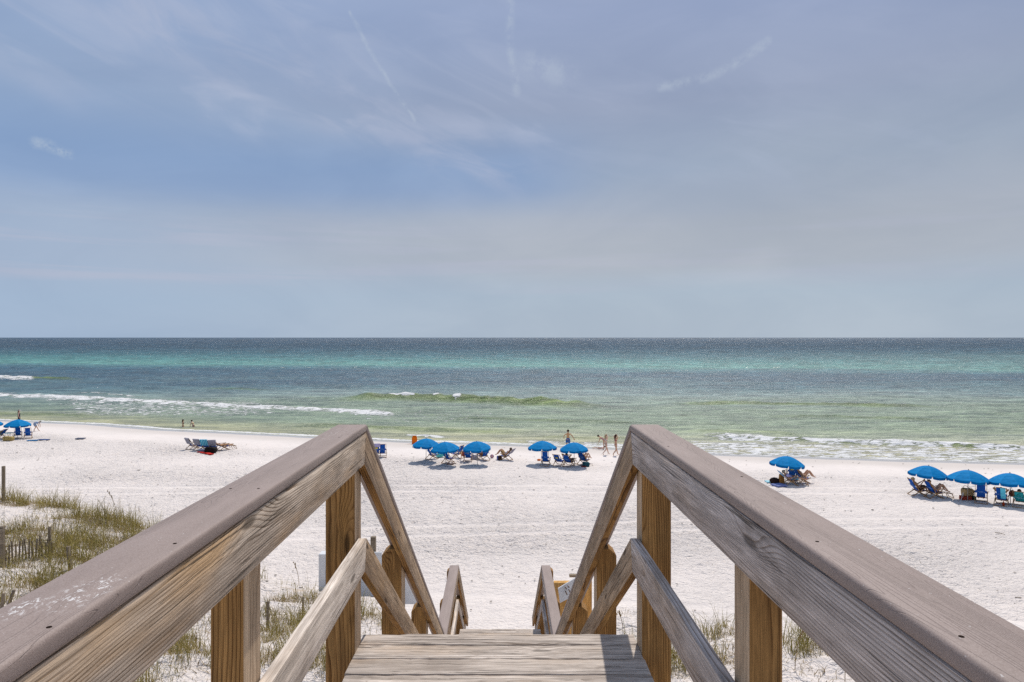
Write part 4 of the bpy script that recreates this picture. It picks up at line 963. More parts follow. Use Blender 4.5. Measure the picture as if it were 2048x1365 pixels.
# ------------------------------------------------------------------ folding chairs
def chair(a=28.0, foot=False, ytag=False, canvas='chair_blue'):
    """wooden beach chair facing +Y, back tilted a degrees"""
    root = empty('beach_chair', (0, 0, 0)); ar = R(a); d = Vector((0, -math.sin(ar), math.cos(ar))); b0 = Vector((0, 0.02, 0.30)); BL = 0.86
    wm = M['chair_wood']; up = Vector((1, 0, 0))
    for s in (-1, 1):
        x = Vector((s*0.275, 0, 0))
        MB().bar(b0+x-d*0.06, b0+x+d*BL, 0.045, 0.025, up).build('back_rail', wm, root)
        MB().bar((s*0.275, 0.02, 0.28), (s*0.275, 0.50, 0.36), 0.045, 0.025, up).build('seat_rail', wm, root)
        MB().bar((s*0.31, 0.36, 0.55), (s*0.31, -0.40, 0.03), 0.045, 0.025, up).build('leg', wm, root)
        MB().bar((s*0.305, -0.12, 0.34), (s*0.305, 0.44, 0.03), 0.045, 0.025, up).build('leg', wm, root)
        pb = b0+d*0.30; MB().box((s*0.315, (pb.y+0.42)/2, 0.565), (0.05, 0.42-pb.y, 0.022)).build('armrest', wm, root)
    for t in (0.0, BL*0.97): MB().bar(b0+Vector((-0.29, 0, 0))+d*t, b0+Vector((0.29, 0, 0))+d*t, 0.03).build('crossbar', wm, root)
    MB().bar((-0.31, -0.40, 0.03), (0.31, -0.40, 0.03), 0.035).build('crossbar', wm, root)
    MB().bar((-0.31, 0.44, 0.03), (0.31, 0.44, 0.03), 0.035).build('crossbar', wm, root)
    nb = Vector((0, math.cos(ar), math.sin(ar)))
    def sheet(pts, hw, th):
        m = MB()
        vs = []; n = len(pts)
        for p in pts:
            for s in (-1, 1): vs.append(p+Vector((s*hw, 0, 0)))
        lo = [v-nb*th for v in vs]; fs = []
        for i in range(n-1): fs.append((2*i, 2*i+1, 2*i+3, 2*i+2)); k = 2*n; fs.append((k+2*i+2, k+2*i+3, k+2*i+1, k+2*i))
        k = 2*n
        for i in range(n-1): fs.append((2*i, 2*i+2, k+2*i+2, k+2*i)); fs.append((2*i+3, 2*i+1, k+2*i+1, k+2*i+3))
        fs.append((1, 0, k, k+1)); fs.append((2*n-2, 2*n-1, k+2*n-1, k+2*n-2))
        return m.add(vs+lo, fs)
    cm = M[canvas]
    sheet([b0+d*(BL*t)-nb*(0.06*math.sin(math.pi*min(t*1.1, 1))) for t in (0.03, 0.2, 0.4, 0.6, 0.8, 0.98)], 0.205, 0.008).build('back_canvas', cm, root)
    sheet([Vector((0, 0.02+0.46*t, 0.27+0.08*t-0.04*math.sin(math.pi*t))) for t in (0, 0.25, 0.5, 0.75, 1)], 0.215, 0.01).build('seat_canvas', cm, root)
    MB().bar(b0+d*BL*0.46+Vector((-0.285, 0, 0))-nb*0.065, b0+d*BL*0.46+Vector((0.285, 0, 0))-nb*0.065, 0.012, 0.15, d).build('logo_strap', cm, root)
    # two lines of white slanted script on the strap, seen from behind
    for row, (xa, xb) in enumerate(((-0.22, 0.10), (-0.06, 0.22))):
        pts = []
        for i in range(15):
            t = i/14; pts.append(b0+d*(BL*0.46+(0.03 if row == 0 else -0.035)+0.012*math.sin(i*2.4))+Vector((xa+(xb-xa)*t, 0, 0))-nb*0.076)
        MB().tube(pts, 0.007, 4).build('script_line', M['print'], root)
    if ytag: MB().bar(b0+d*BL*0.62+Vector((-0.10, 0, 0))-nb*0.075, b0+d*BL*0.62+Vector((0.09, 0, 0))-nb*0.075, 0.012, 0.13, d).build('yellow_tag', M['yellow'], root)
    if foot:
        for s in (-1, 1):
            MB().bar((s*0.22, 0.50, 0.34), (s*0.22, 1.05, 0.27), 0.035, 0.02, up).build('footrest_rail', wm, root)
            MB().bar((s*0.22, 0.98, 0.27), (s*0.22, 1.10, 0.02), 0.035, 0.02, up).build('footrest_leg', wm, root)
            MB().bar((s*0.22, 0.62, 0.32), (s*0.22, 0.72, 0.05), 0.035, 0.02, up).build('footrest_leg', wm, root)
        MB().bar((-0.23, 1.05, 0.27), (0.23, 1.05, 0.27), 0.03).build('crossbar', wm, root)
        MB().bar((-0.23, 1.10, 0.03), (0.23, 1.10, 0.03), 0.03).build('crossbar', wm, root)
    return root
CP = {}
CG = 'wooden beach chairs with blue canvas'
def put_chair(p, yaw, label, a=28.0, foot=False, ytag=False, group=CG, canvas='chair_blue'):
    key = (a, foot, ytag, canvas)
    if key in CP: o = copy_tree(CP[key])
    else: o = CP[key] = chair(*key)
    p = Vector(p); o.location = p; o.rotation_euler = (0, 0, R(yaw)); return tag(o, label, 'chair', group)

# ------------------------------------------------------------------ people
SK = {k: mat_plain('skin_'+k, c, 0.55, 0.08, 9, 0.35) for k, c in {'tan': (0.52, 0.29, 0.18), 'brown': (0.44, 0.22, 0.115), 'pale': (0.62, 0.40, 0.30), 'gold': (0.52, 0.29, 0.14)}.items()}
HR = {k: mat_plain('hair_'+k, c, 0.6, 0.3, 30) for k, c in {'dark': (0.035, 0.020, 0.012), 'brown': (0.10, 0.055, 0.03), 'blond': (0.42, 0.30, 0.16), 'grey': (0.28, 0.27, 0.24)}.items()}
def cl(name, c): 
    if name not in M: M[name] = mat_canvas(name, c)
    return M[name]
def joints_std():
    J = {'pel': (0, 0, .93), 'sp': (0, -.01, 1.10), 'ch': (0, 0, 1.28), 'nk': (0, 0, 1.45), 'hb': (0, .015, 1.52), 'hm': (0, .02, 1.60), 'ht': (0, .01, 1.68)}
    for s, c in ((-1, 'L'), (1, 'R')):
        J.update({'sh'+c: (s*.17, 0, 1.37), 'el'+c: (s*.23, -.03, 1.12), 'wr'+c: (s*.25, .05, .90), 'hip'+c: (s*.09, 0, .88), 'kn'+c: (s*.10, .03, .49), 'an'+c: (s*.10, 0, .08), 'to'+c: (s*.11, .14, .03)})
    return {k: Vector(v) for k, v in J.items()}
RADS = {'pel': .125, 'sp': .108, 'ch': .125, 'nk': .055, 'hb': .068, 'hm': .092, 'ht': .062, 'sh': .055, 'el': .040, 'wr': .028, 'hip': .088, 'kn': .056, 'an': .036, 'to': .030}
def human(name, label, loc, yaw, J, skin='tan', hair='brown', longhair=False, wear=(), face=None, slim=1.0, hat=None, scale=1.0):
    root = empty('person', loc, R(yaw), label, 'person')
    names = list(J.keys()); idx = {k: i for i, k in enumerate(names)}
    E = [('pel', 'sp'), ('sp', 'ch'), ('ch', 'nk'), ('nk', 'hb'), ('hb', 'hm'), ('hm', 'ht')]
    for c in 'LR': E += [('ch', 'sh'+c), ('sh'+c, 'el'+c), ('el'+c, 'wr'+c), ('pel', 'hip'+c), ('hip'+c, 'kn'+c), ('kn'+c, 'an'+c), ('an'+c, 'to'+c)]
    me = bpy.data.meshes.new('body'); me.from_pydata([J[k]*scale for k in names], [(idx[a], idx[b]) for a, b in E], [])
    o = bpy.data.objects.new('body_tmp', me); COL.objects.link(o)
    md = o.modifiers.new('s', 'SKIN'); md.use_smooth_shade = True
    for i, k in enumerate(names):
        rr = RADS[k[:-1] if k[-1] in 'LR' and k[:-1] in RADS else k]*scale*(slim if k in ('pel', 'sp', 'ch') else 1)
        flat = 0.72 if k in ('pel', 'sp', 'ch') else 1.0
        me.skin_vertices[0].data[i].radius = (rr, rr*flat); me.skin_vertices[0].data[i].use_root = (k == 'pel')
    sb = o.modifiers.new('u', 'SUBSURF'); sb.levels = 1; sb.render_levels = 1
    dg = bpy.context.evaluated_depsgraph_get(); ev = o.evaluated_get(dg); body = bpy.data.meshes.new_from_object(ev)
    bpy.data.objects.remove(o)
    # fingers and nose
    m = MB()
    for s, c in ((-1, 'L'), (1, 'R')):
        wr, el = J['wr'+c]*scale, J['el'+c]*scale; dr = (wr-el).normalized(); side = dr.cross(Vector((0, 1, 0.2))).normalized()
        m.tube([wr-dr*0.02, wr+dr*0.05*scale, wr+dr*0.095*scale], [0.024*scale, 0.034*scale, 0.028*scale], 8, 0.55)
        for k, fl_ in enumerate((0.066, 0.078, 0.074, 0.058)):
            b = wr+dr*0.088*scale+side*((k-1.5)*0.017*scale); cv = dr.cross(side)
            m.tube([b, b+dr*fl_*0.5*scale+cv*0.004, b+dr*fl_*scale+cv*0.018*scale], [0.0085*scale, 0.008*scale, 0.0055*scale], 5)
        b = wr+dr*0.035*scale-side*0.026*scale; m.tube([b, b+dr*0.03*scale-side*0.02*scale, b+dr*0.06*scale-side*0.024*scale], [0.011*scale, 0.010*scale, 0.006*scale], 5)
    hm = J['hm']*scale; upv = (J['ht']-J['hb']).normalized()
    fw = Vector(face).normalized() if face else Vector((0, 1, 0)); fw = (fw-upv*fw.dot(upv)).normalized(); sd_ = fw.cross(upv)
    m.ball(hm+fw*0.098*scale-upv*0.012*scale, (0.014*scale, 0.018*scale, 0.022*scale), 6, 5)
    for s in (-1, 1): m.ball(hm+sd_*0.09*s*scale-upv*0.005*scale, (0.016*scale, 0.02*scale, 0.03*scale), 6, 5)
    bm = bmesh.new(); bm.from_mesh(body); t2 = bpy.data.meshes.new('t'); t2.from_pydata([tuple(v) for v in m.v], [], m.f); bm.from_mesh(t2); bpy.data.meshes.remove(t2)
    bm.to_mesh(body); bm.free(); body.polygons.foreach_set('use_smooth', [True]*len(body.polygons)); body.materials.clear(); body.materials.append(SK[skin])
    bo = bpy.data.objects.new('body', body); COL.objects.link(bo); bo.parent = root
    # hair
    hm_ = MB(); hm_.ball(hm-fw*0.022*scale+upv*0.022*scale, (0.103*scale, 0.103*scale, 0.108*scale), 12, 8)
    hm_.build('hair', HR[hair], root, True)
    if longhair:
        nk = J['nk']*scale; ch = J['ch']*scale
        MB().tube([hm-fw*0.07*scale, nk-fw*0.085*scale, nk*0.5+ch*0.5-fw*0.115*scale], [0.08*scale, 0.075*scale, 0.035*scale], 8, 0.6).build('hair', HR[hair], root, True)
    for s in (-1, 1): MB().ball(hm+fw*0.088*scale+sd_*0.034*s*scale+upv*0.012*scale, 0.010*scale, 6, 4).build('eye', HR['dark'], root)
    MB().ball(hm+fw*0.084*scale-upv*0.048*scale, (0.024*scale, 0.010*scale, 0.008*scale), 6, 4).build('mouth', cl('lip', (0.30, 0.09, 0.07)), root)
    if hat:
        kind, hc = hat
        if kind == 'visor':
            MB().tube([hm+upv*0.03*scale, hm+upv*0.075*scale], [0.112*scale, 0.106*scale], 14).build('visor_band', hc, root, True)
            MB().bar(hm+fw*0.09*scale+upv*0.05*scale, hm+fw*0.20*scale+upv*0.035*scale, 0.15*scale, 0.012, tuple(upv)).build('visor_brim', hc, root)
        else:
            MB().ball(hm+upv*0.03*scale-fw*0.01, (0.112*scale, 0.112*scale, 0.10*scale), 12, 6).build('cap', hc, root, True)
            MB().bar(hm+fw*0.09*scale+upv*0.06*scale, hm+fw*0.20*scale+upv*0.045*scale, 0.14*scale, 0.012, tuple(upv)).build('cap_brim', hc, root)
    for kind, mt in wear:
        g = lambda k: J[k]*scale
        if kind == 'shorts':
            m = MB(); up2 = (g('sp')-g('pel')).normalized()
            m.tube([g('pel')+up2*0.07*scale, g('pel'), g('pel')*0.4+(g('hipL')+g('hipR'))*0.3], [0.137*scale, 0.155*scale, 0.15*scale], 12, 0.78)
            for c in 'LR': m.tube([g('hip'+c), g('hip'+c).lerp(g('kn'+c), 0.35), g('hip'+c).lerp(g('kn'+c), 0.72)], [0.105*scale, 0.10*scale, 0.092*scale], 10)
            m.build('shorts', mt, root, True)
        elif kind == 'briefs':
            m = MB(); up2 = (g('sp')-g('pel')).normalized()
            m.tube([g('pel')+up2*0.03*scale, g('pel'), g('pel')*0.4+(g('hipL')+g('hipR'))*0.3], [0.132*scale, 0.145*scale, 0.125*scale], 12, 0.8)
            m.build('swim_briefs', mt, root, True)
        elif kind == 'top':
            a, b = g('sp'), g('ch'); MB().tube([a.lerp(b, 0.55), a.lerp(b, 0.85), b.lerp(g('nk'), 0.22)], [0.124*scale*slim, 0.136*scale*slim, 0.13*scale*slim], 12, 0.82).build('bikini_top', mt, root, True)
        elif kind == 'shirt':
            m = MB(); m.tube([g('pel'), g('sp'), g('ch'), g('ch').lerp(g('nk'), 0.55)], [0.15*scale, 0.14*scale, 0.155*scale, 0.10*scale], 12, 0.8)
            for c in 'LR': m.tube([g('ch').lerp(g('sh'+c), 0.6), g('sh'+c), g('sh'+c).lerp(g('el'+c), 0.6)], [0.075*scale, 0.078*scale, 0.062*scale], 9)
            m.build('shirt', mt, root, True)
        elif kind == 'tank':
            MB().tube([g('pel'), g('sp'), g('ch'), g('ch').lerp(g('nk'), 0.4)], [0.15*scale, 0.132*scale, 0.142*scale, 0.10*scale], 12, 0.8).build('tank_top', mt, root, True)
        elif kind == 'suit':
            MB().tube([g('pel')*0.6+(g('hipL')+g('hipR'))*0.2, g('pel'), g('sp'), g('ch'), g('ch').lerp(g('nk'), 0.3)], [0.12*scale, 0.142*scale, 0.126*scale, 0.138*scale, 0.09*scale], 12, 0.8).build('swimsuit', mt, root, True)
    return root
def V3(*a): return Vector(a)
def J_walk(st=0.28, arm=0.18):
    J = joints_std()
    J['knL'] = V3(-.10, st*.55, .50); J['anL'] = V3(-.09, st*1.0, .10); J['toL'] = V3(-.10, st+.15, .06)
    J['knR'] = V3(.10, -.02, .48); J['anR'] = V3(.10, -st*1.25, .17); J['toR'] = V3(.11, -st*1.0, .03)
    J['elL'] = V3(-.23, -arm*.7, 1.14); J['wrL'] = V3(-.24, -arm*.4, .92); J['elR'] = V3(.23, arm*.5, 1.14); J['wrR'] = V3(.22, arm*1.6, .98); return J
def J_arms_up(J, side='LR', z=1.60):
    for c in side:
        s = -1 if c == 'L' else 1; J['el'+c] = V3(s*.36, .02, 1.52); J['wr'+c] = V3(s*.16, .03, z)
    return J
def J_sit(a=28.0, legs='bent', arms='rest', spread=0.13):
    """sitting in a chair facing +Y with its back tilted a degrees"""
    ar = R(a+4); d = V3(0, -math.sin(ar), math.cos(ar)); p = V3(0, .12, .42); J = {}
    J['pel'] = p; J['sp'] = p+d*.18; J['ch'] = p+d*.36; J['nk'] = p+d*.53
    hd = (d+V3(0, .35, .25)).normalized(); J['hb'] = J['nk']+hd*.07; J['hm'] = J['nk']+hd*.15; J['ht'] = J['nk']+hd*.23
    for s, c in ((-1, 'L'), (1, 'R')):
        J['sh'+c] = p+d*.45+V3(s*.17, 0, 0); J['hip'+c] = p+V3(s*.09, .05, 0)
        if legs == 'bent': J['kn'+c] = V3(s*spread, .52, .60); J['an'+c] = V3(s*spread, .72, .16); J['to'+c] = V3(s*spread, .86, .10)
        elif legs == 'up': J['kn'+c] = V3(s*spread*.8, .47, .84); J['an'+c] = V3(s*spread, .80, .42); J['to'+c] = V3(s*spread, .94, .38)
        else: J['kn'+c] = V3(s*spread, .60, .50); J['an'+c] = V3(s*spread, 1.02, .38); J['to'+c] = V3(s*spread, 1.08, .50)
        if arms == 'rest': J['el'+c] = J['sh'+c]+V3(s*.11, .10, -.22); J['wr'+c] = V3(s*.30, .30, .62)
        elif arms == 'phone': J['el'+c] = J['sh'+c]+V3(s*.07, .13, -.24); J['wr'+c] = V3(s*.06, .34, .86)
        elif arms == 'behind': J['el'+c] = J['hm']+V3(s*.42, -.02, .02); J['wr'+c] = J['hm']+V3(s*.15, -.06, -.02)
        elif arms == 'lap': J['el'+c] = J['sh'+c]+V3(s*.08, .12, -.22); J['wr'+c] = V3(s*.09, .36, .60)
    return J
def J_lie():
    J = {}
    J['pel'] = V3(0, 0, .34); J['sp'] = V3(0, -.17, .37); J['ch'] = V3(0, -.34, .42); J['nk'] = V3(0, -.50, .50); J['hb'] = V3(0, -.56, .54); J['hm'] = V3(0, -.63, .59); J['ht'] = V3(0, -.70, .62)
    for s, c in ((-1, 'L'), (1, 'R')):
        J['sh'+c] = V3(s*.17, -.43, .44); J['el'+c] = V3(s*.25, -.22, .38); J['wr'+c] = V3(s*.16, .02, .44); J['hip'+c] = V3(s*.09, .05, .33)
        J['kn'+c] = V3(s*.10, .42, .40); J['an'+c] = V3(s*.10, .80, .30); J['to'+c] = V3(s*.11, .86, .40)
    return J
def J_bend(deg=60, reach=1.0):
    J = joints_std(); r_m = Matrix.Rotation(R(-deg), 4, 'X'); p = J['pel'].copy()
    for k in ('sp', 'ch', 'nk', 'hb', 'hm', 'ht', 'shL', 'shR'): J[k] = p+(r_m @ (J[k]-p))
    for s, c in ((-1, 'L'), (1, 'R')):
        J['el'+c] = J['sh'+c]+V3(s*.05, .08*reach, -.25); J['wr'+c] = J['sh'+c]+V3(s*.0, .14*reach, -.48)
    return J

# ---- far left group
def Pt(px, py): return Vector(march(px, py))
c1 = at(36, u_b.location.y-0.2); put_chair(c1, 32, 'left blue chair of the two under the far left umbrella', a=24)
c2 = at(56, u_b.location.y-0.35); put_chair(c2, 28, 'right blue chair of the two at far left, nearest the open sand', a=24)
c3 = at(0, u_b.location.y-0.5); put_chair(c3, 88, 'low chair at the left edge beside a woven bag, half out of frame', a=45)
def towel(name, label, a, b, wv, th, mat, cat='towel', drop=0.35):
    a, b = Vector(a), Vector(b); m = MB(); n = 7; pts = []
    for i in range(n): t = i/(n-1); pts.append(a.lerp(b, t)+Vector((0, 0, 0.02*math.sin(i*2.1))))
    for i in range(n-1): m.bar(pts[i], pts[i+1], wv, th)
    o = m.build(name, mat, clean=False); bm = bmesh.new(); bm.from_mesh(o.data); bmesh.ops.remove_doubles(bm, verts=bm.verts, dist=0.012); bm.to_mesh(o.data); bm.free()
    return tag(o, label, cat)
def mat_stripe(name, cols, scale=14.0, axis=2):
    m, n, b = mat_new(name); tc = n.new('ShaderNodeTexCoord').outputs['Object']; v3 = n.sep(tc)
    f = n.m('FRACT', n.m('MULTIPLY', v3[axis], scale)); k = len(cols)
    n.l.new(n.ramp(f, [(i/k, c) for i, c in enumerate(cols)], 'CONSTANT'), b.inputs['Base Color']); b.inputs['Roughness'].default_value = 0.9; return m
M['st_olive'] = mat_stripe('olive_blue_towel', [(0.42, 0.40, 0.05), (0.65, 0.62, 0.55), (0.05, 0.18, 0.42)], 4.5, 2)
M['st_grey'] = mat_stripe('grey_pattern_towel', [(0.20, 0.20, 0.26), (0.10, 0.10, 0.15), (0.45, 0.45, 0.50)], 13, 2)
M['st_grey2'] = mat_stripe('grey_pattern_towel_b', [(0.16, 0.16, 0.22), (0.40, 0.40, 0.47)], 16, 0)
M['st_turq'] = mat_stripe('turquoise_stripe_towel', [(0.02, 0.33, 0.52), (0.02, 0.33, 0.52), (0.30, 0.62, 0.72)], 7, 0)
p = c3; t_ = towel('towel', 'olive and blue striped towel on the chair at the left edge', p+Vector((0.15, -0.35, .35)), p+Vector((0.30, -0.36, .80)), 0.7, 0.03, M['st_olive'])
# small table with a turquoise top and a woven bag
p = at(18, u_b.location.y-0.55); tb = empty('side_table', p, 0, 'small white table with turquoise top at far left umbrella', 'table')
MB().box((0, 0, 0.55), (0.55, 0.45, 0.05)).build('table_top', cl('turq', (0.02, 0.42, 0.52)), tb)
for sx in (-1, 1):
    for sy in (-1, 1): MB().bar((sx*0.24, sy*0.19, 0.52), (sx*0.26, sy*0.2, -0.02), 0.03).build('leg', M['white'], tb)
def bag(px, py, wv, dv, hv, mat, label, handles=True, cat='bag', rz=0.0, loc=None, flare=1.15):
    p = loc if loc is not None else Pt(px, py); r = empty('bag', p, rz, label, cat); bm = bmesh.new(); bmesh.ops.create_cube(bm, size=1.0)
    bmesh.ops.subdivide_edges(bm, edges=list(bm.edges), cuts=3, use_grid_fill=True)
    for v in bm.verts:
        t = v.co.z+0.5; k = (1+(flare-1)*t); bul = 1+0.10*math.sin(math.pi*t)
        v.co = Vector((v.co.x*wv*k*bul, v.co.y*dv*k*bul, t*hv*(1+0.06*math.sin(v.co.x*9))-0.02))
    bmesh.ops.bevel(bm, geom=[e for e in bm.edges if len(e.link_faces) == 2 and e.calc_face_angle(0) > 1.0], offset=min(wv, dv)*0.12, segments=2, affect='EDGES')
    bm_obj('bag_body', bm, mat, r, True)
    if handles:
        for s in (-1, 1):
            pts = [Vector((wv*0.3*math.cos(a), s*dv*0.58*flare, hv*0.72+wv*0.42*math.sin(a))) for a in np.linspace(-0.4, math.pi+0.4, 9)]
            MB().tube(pts, 0.012, 6).build('handle', mat, r)
    return r
M['woven'] = mat_plain('woven_straw', (0.36, 0.27, 0.10), 0.9, 0.4, 26)
M['straw_bag'] = mat_plain('straw_basket', (0.52, 0.36, 0.17), 0.9, 0.3, 30)
bag(17, 882, 0.75, 0.4, 0.42, M['woven'], 'woven olive beach bag on the sand beside the far left table')
p = Pt(65, 882); b_ = simple_box('boogie_board', p+Vector((0, 0, .06)), (0.85, 0.45, 0.05), cl('board_blue', (0.02, 0.16, 0.36)), None, Matrix.Rotation(0.25, 3, 'Z')); tag(b_, 'light blue bodyboard lying on sand, nearest the far left chairs', 'bodyboard')
p = Pt(87, 880.5); b_ = simple_box('boogie_board', p+Vector((0, 0, .06)), (1.0, 0.42, 0.05), cl('board_navy', (0.03, 0.07, 0.20)), None, Matrix.Rotation(-0.05, 3, 'Z')); tag(b_, 'navy bodyboard lying on sand, second from the far left chairs', 'bodyboard')
p = Pt(161, 878.5); b_ = simple_box('boogie_board', p+Vector((0, 0, .08)), (0.75, 0.5, 0.08), cl('board_grey', (0.13, 0.14, 0.19)), None, Matrix.Rotation(0.1, 3, 'Z')); tag(b_, 'dark grey bodyboard alone on open sand at left', 'bodyboard')
p = at(38, 76.0); J = joints_std(); human('p', 'woman in navy top and white visor standing behind the far left umbrella', p, -60, J, 'pale', 'brown', True, (('tank', cl('navy', (0.01, 0.012, 0.035))), ('shorts', cl('navy', (0, 0, 0)))), hat=('visor', cl('whitecap', (0.75, 0.75, 0.75))), scale=1.04)
p = at(69, 70.5); J = J_bend(70); J['knR'] = V3(.10, .18, .50); J['anR'] = V3(.10, -.05, .10); J['anL'] = V3(-.10, .42, .08); J['toL'] = V3(-.1, .56, .03); J['knL'] = V3(-.1, .22, .48)
human('p', 'person in pale blue shirt bending down just right of the far left umbrella', p, -80, J, 'tan', 'grey', False, (('shirt', cl('paleblue', (0.27, 0.36, 0.52))), ('shorts', cl('paleblue2', (0.30, 0.38, 0.52)))), scale=0.85)
# two bathers in the water
for (px, yaw, lab, lh, br) in ((366, -70, 'dark haired bather standing in shallow water, left of the two', True, 0), (387, 60, 'bather leaning forward in shallow water, right of the two', False, 30)):
    J = joints_std() if not br else J_bend(br)
    p = at(px, 80.2); p.z = -0.82
    human('p', lab, p, yaw, J, 'tan' if not br else 'pale', 'dark', lh, (('top', cl('yellowbik', (0.55, 0.5, 0.22)) if br else cl('darkbik', (0.03, 0.02, 0.03))), ('briefs', cl('darkbik', (0, 0, 0)))))

# ---- towelled chairs group
TG = 'low beach chairs draped with towels'
tw = []
for (px, py, yaw, lab, mt, tl) in ((384, 898, 34, 'chair draped with a gray towel, farthest left of the towelled chairs', 'st_grey', 'gray patterned towel over the farthest left low chair'),
                                   (400, 900, 18, 'second towelled chair from the left, patterned gray towel on its back', 'st_grey', 'gray banded towel on the second low chair from left'),
                                   (412, 901, 0, 'chair with turquoise striped towel in the towelled group', 'st_turq', 'turquoise striped towel hung on a low chair back'),
                                   (426, 902, -12, 'chair with gray towel beside the sunbather in the towelled group', 'st_grey2', 'long gray streaked towel on the chair next to the sunbather')):
    p = Pt(px, py); c = put_chair(p, -yaw, lab, a=38, group=TG)
    ar = R(38); d = V3(0, -math.sin(ar), math.cos(ar)); nb = V3(0, math.cos(ar), math.sin(ar)); Rz = Matrix.Rotation(R(-yaw), 3, 'Z')
    m = MB(); b0 = V3(0, .02, .30)
    m.bar(b0+d*0.88-nb*0.02, b0+d*0.28-nb*0.085+V3(0, -.05, 0), 0.62, 0.02, (0, 1, 0)); m.bar(b0+d*0.89-nb*0.03, b0+d*0.86+nb*0.05, 0.62, 0.02, (0, 0, 1)); m.bar(b0+d*0.87+nb*0.04, b0+d*0.45+nb*0.02, 0.60, 0.02, (0, 1, 0))
    o = m.build('towel', M[mt], clean=False); o.location = p; o.rotation_euler = (0, 0, R(-yaw)); tag(o, tl, 'towel')
p = Pt(446, 900); lounger_yaw = -44
c = put_chair(p, lounger_yaw, 'flat reclined chair carrying the sunbather right of the towelled chairs', a=66, foot=True)
human('p', 'tanned sunbather lying back on the flat chair right of the towelled group', p+Vector((0, 0, .08)), lounger_yaw, J_lie(), 'gold', 'brown', False, (('briefs', cl('navyb', (0.02, 0.03, 0.08))), ('top', cl('navyb', (0, 0, 0)))))
bag(422, 906, 0.75, 0.5, 0.50, cl('blackbag', (0.015, 0.012, 0.012)), 'black beach bag in front of the towelled chairs')
bag(404, 905, 0.45, 0.35, 0.30, cl('greybag', (0.16, 0.18, 0.26)), 'small gray blue bag left of the black bag', handles=False)
pa, pb = Pt(398, 905), Pt(424, 910); towel('towel', 'long red towel lying on the sand before the black bag', pa+Vector((0, 0, .07)), pb+Vector((0, 0, .07)), 0.35, 0.07, cl('red', (0.50, 0.03, 0.02)))

# ---- chairs behind the left rail
p = Pt(765, 914); o = put_chair(p, 12, 'empty upright blue chair just right of the left railing', a=22)
p = Pt(753, 914); o = put_chair(p, 14, 'chair with a yellow tag mostly hidden behind the left railing', a=24, ytag=True)
p2 = p; m = MB(); ar = R(24); d = V3(0, -math.sin(ar), math.cos(ar)); m.bar(V3(0, .02, .30)+d*0.92+V3(0, -.03, 0), V3(0, .02, .30)+d*0.62+V3(0, -.12, 0), 0.6, 0.03, (0, 1, 0))
o = m.build('towel', cl('lav', (0.42, 0.38, 0.58))); o.location = p2; o.rotation_euler = (0, 0, R(10)); tag(o, 'lavender towel over the chair top beside the left railing', 'towel')

# ---- orange board and its leash
p = at(829, 64.0); ob = empty('bodyboard', p, 0.3, 'orange bodyboard standing upright on the wet sand behind the centre umbrellas', 'bodyboard')
bm = bmesh.new(); bmesh.ops.create_cube(bm, size=1.0); bmesh.ops.subdivide_edges(bm, edges=list(bm.edges), cuts=3, use_grid_fill=True)
for v in bm.verts:
    t = v.co.z+0.5; wv = 0.50*(1-0.35*max(0, (t-0.7)/0.3)**2-0.15*max(0, (0.3-t)/0.3)); v.co = Vector((v.co.x*wv, v.co.y*0.07, t*0.85-0.05))
bmesh.ops.bevel(bm, geom=[e for e in bm.edges if e.calc_face_angle(0) > 1.0], offset=0.02, segments=2, affect='EDGES')
bm_obj('deck', bm, cl('orange', (0.75, 0.16, 0.01)), ob, True)
pts = [Vector((-t*1.1, 0.15*math.sin(t*6), 0.03)) for t in np.linspace(0.1, 1, 8)]; MB().tube(pts, 0.012, 5).build('leash', M['screw'], ob)

# ---- centre group one
def seat_person(p, yaw, a, label, **kw):
    J = J_sit(a, kw.pop('legs', 'bent'), kw.pop('arms', 'rest')); return human('p', label, p, yaw, J, **kw)
p = Pt(863, 918); put_chair(p, -55, 'dark blue chair below the leftmost centre umbrella, angled right', a=26)
p = Pt(896, 926); put_chair(p, -38, 'blue chair in front below the middle centre umbrella, nearest the viewer', a=26)
p = Pt(916, 916); put_chair(p, 60, 'chair turned left behind the middle centre umbrella', a=30)
pa, pb = Pt(873, 915), Pt(888, 914); towel('towel', 'turquoise towel between the chairs under the centre umbrellas', pa+Vector((0, 0, .16)), pb+Vector((0, 0, .22)), 0.5, 0.22, cl('turqtowel', (0.12, 0.55, 0.55)))
p = Pt(901, 929); o = MB().box((0, 0, .03), (0.5, 0.16, 0.05)).box((0.28, 0.2, .03), (0.28, 0.12, 0.05)).build('sandals', cl('sandal', (0.08, 0.03, 0.02))); o.location = p; tag(o, 'brown sandals on the shaded sand below the front centre chair', 'sandals')
p = Pt(936, 923); put_chair(p, 0, 'blue chair with yellow tag under the right centre umbrella', a=26, ytag=True)
seat_person(Pt(927, 922), 8, 30, 'person seated left of the yellow tagged chair under the right centre umbrella', skin='gold', hair='brown', wear=(('suit', cl('coral', (0.45, 0.12, 0.08))),))
p = Pt(968, 920); put_chair(p, 42, 'blue chair right of the pole under the right centre umbrella', a=32)
seat_person(p, 42, 32, 'person reclining in the chair right of the centre umbrella pole', skin='brown', hair='dark', wear=(('shorts', cl('dkred', (0.15, 0.03, 0.05))),))
bag(949, 919, 0.6, 0.4, 0.38, cl('lilacbag', (0.36, 0.34, 0.38)), 'gray lilac bag at the foot of the centre umbrella pole', flare=0.8)
p = Pt(984, 916); o = MB().ball((0, 0, .14), 0.16, 12, 8).build('beach_ball', mat_stripe('ball_stripes', [(0.5, 0.05, 0.05), (0.7, 0.7, 0.7), (0.2, 0.1, 0.25)], 7, 0), smooth=True); o.location = p; tag(o, 'small patterned ball on the sand between the umbrella and the lone chair', 'ball')
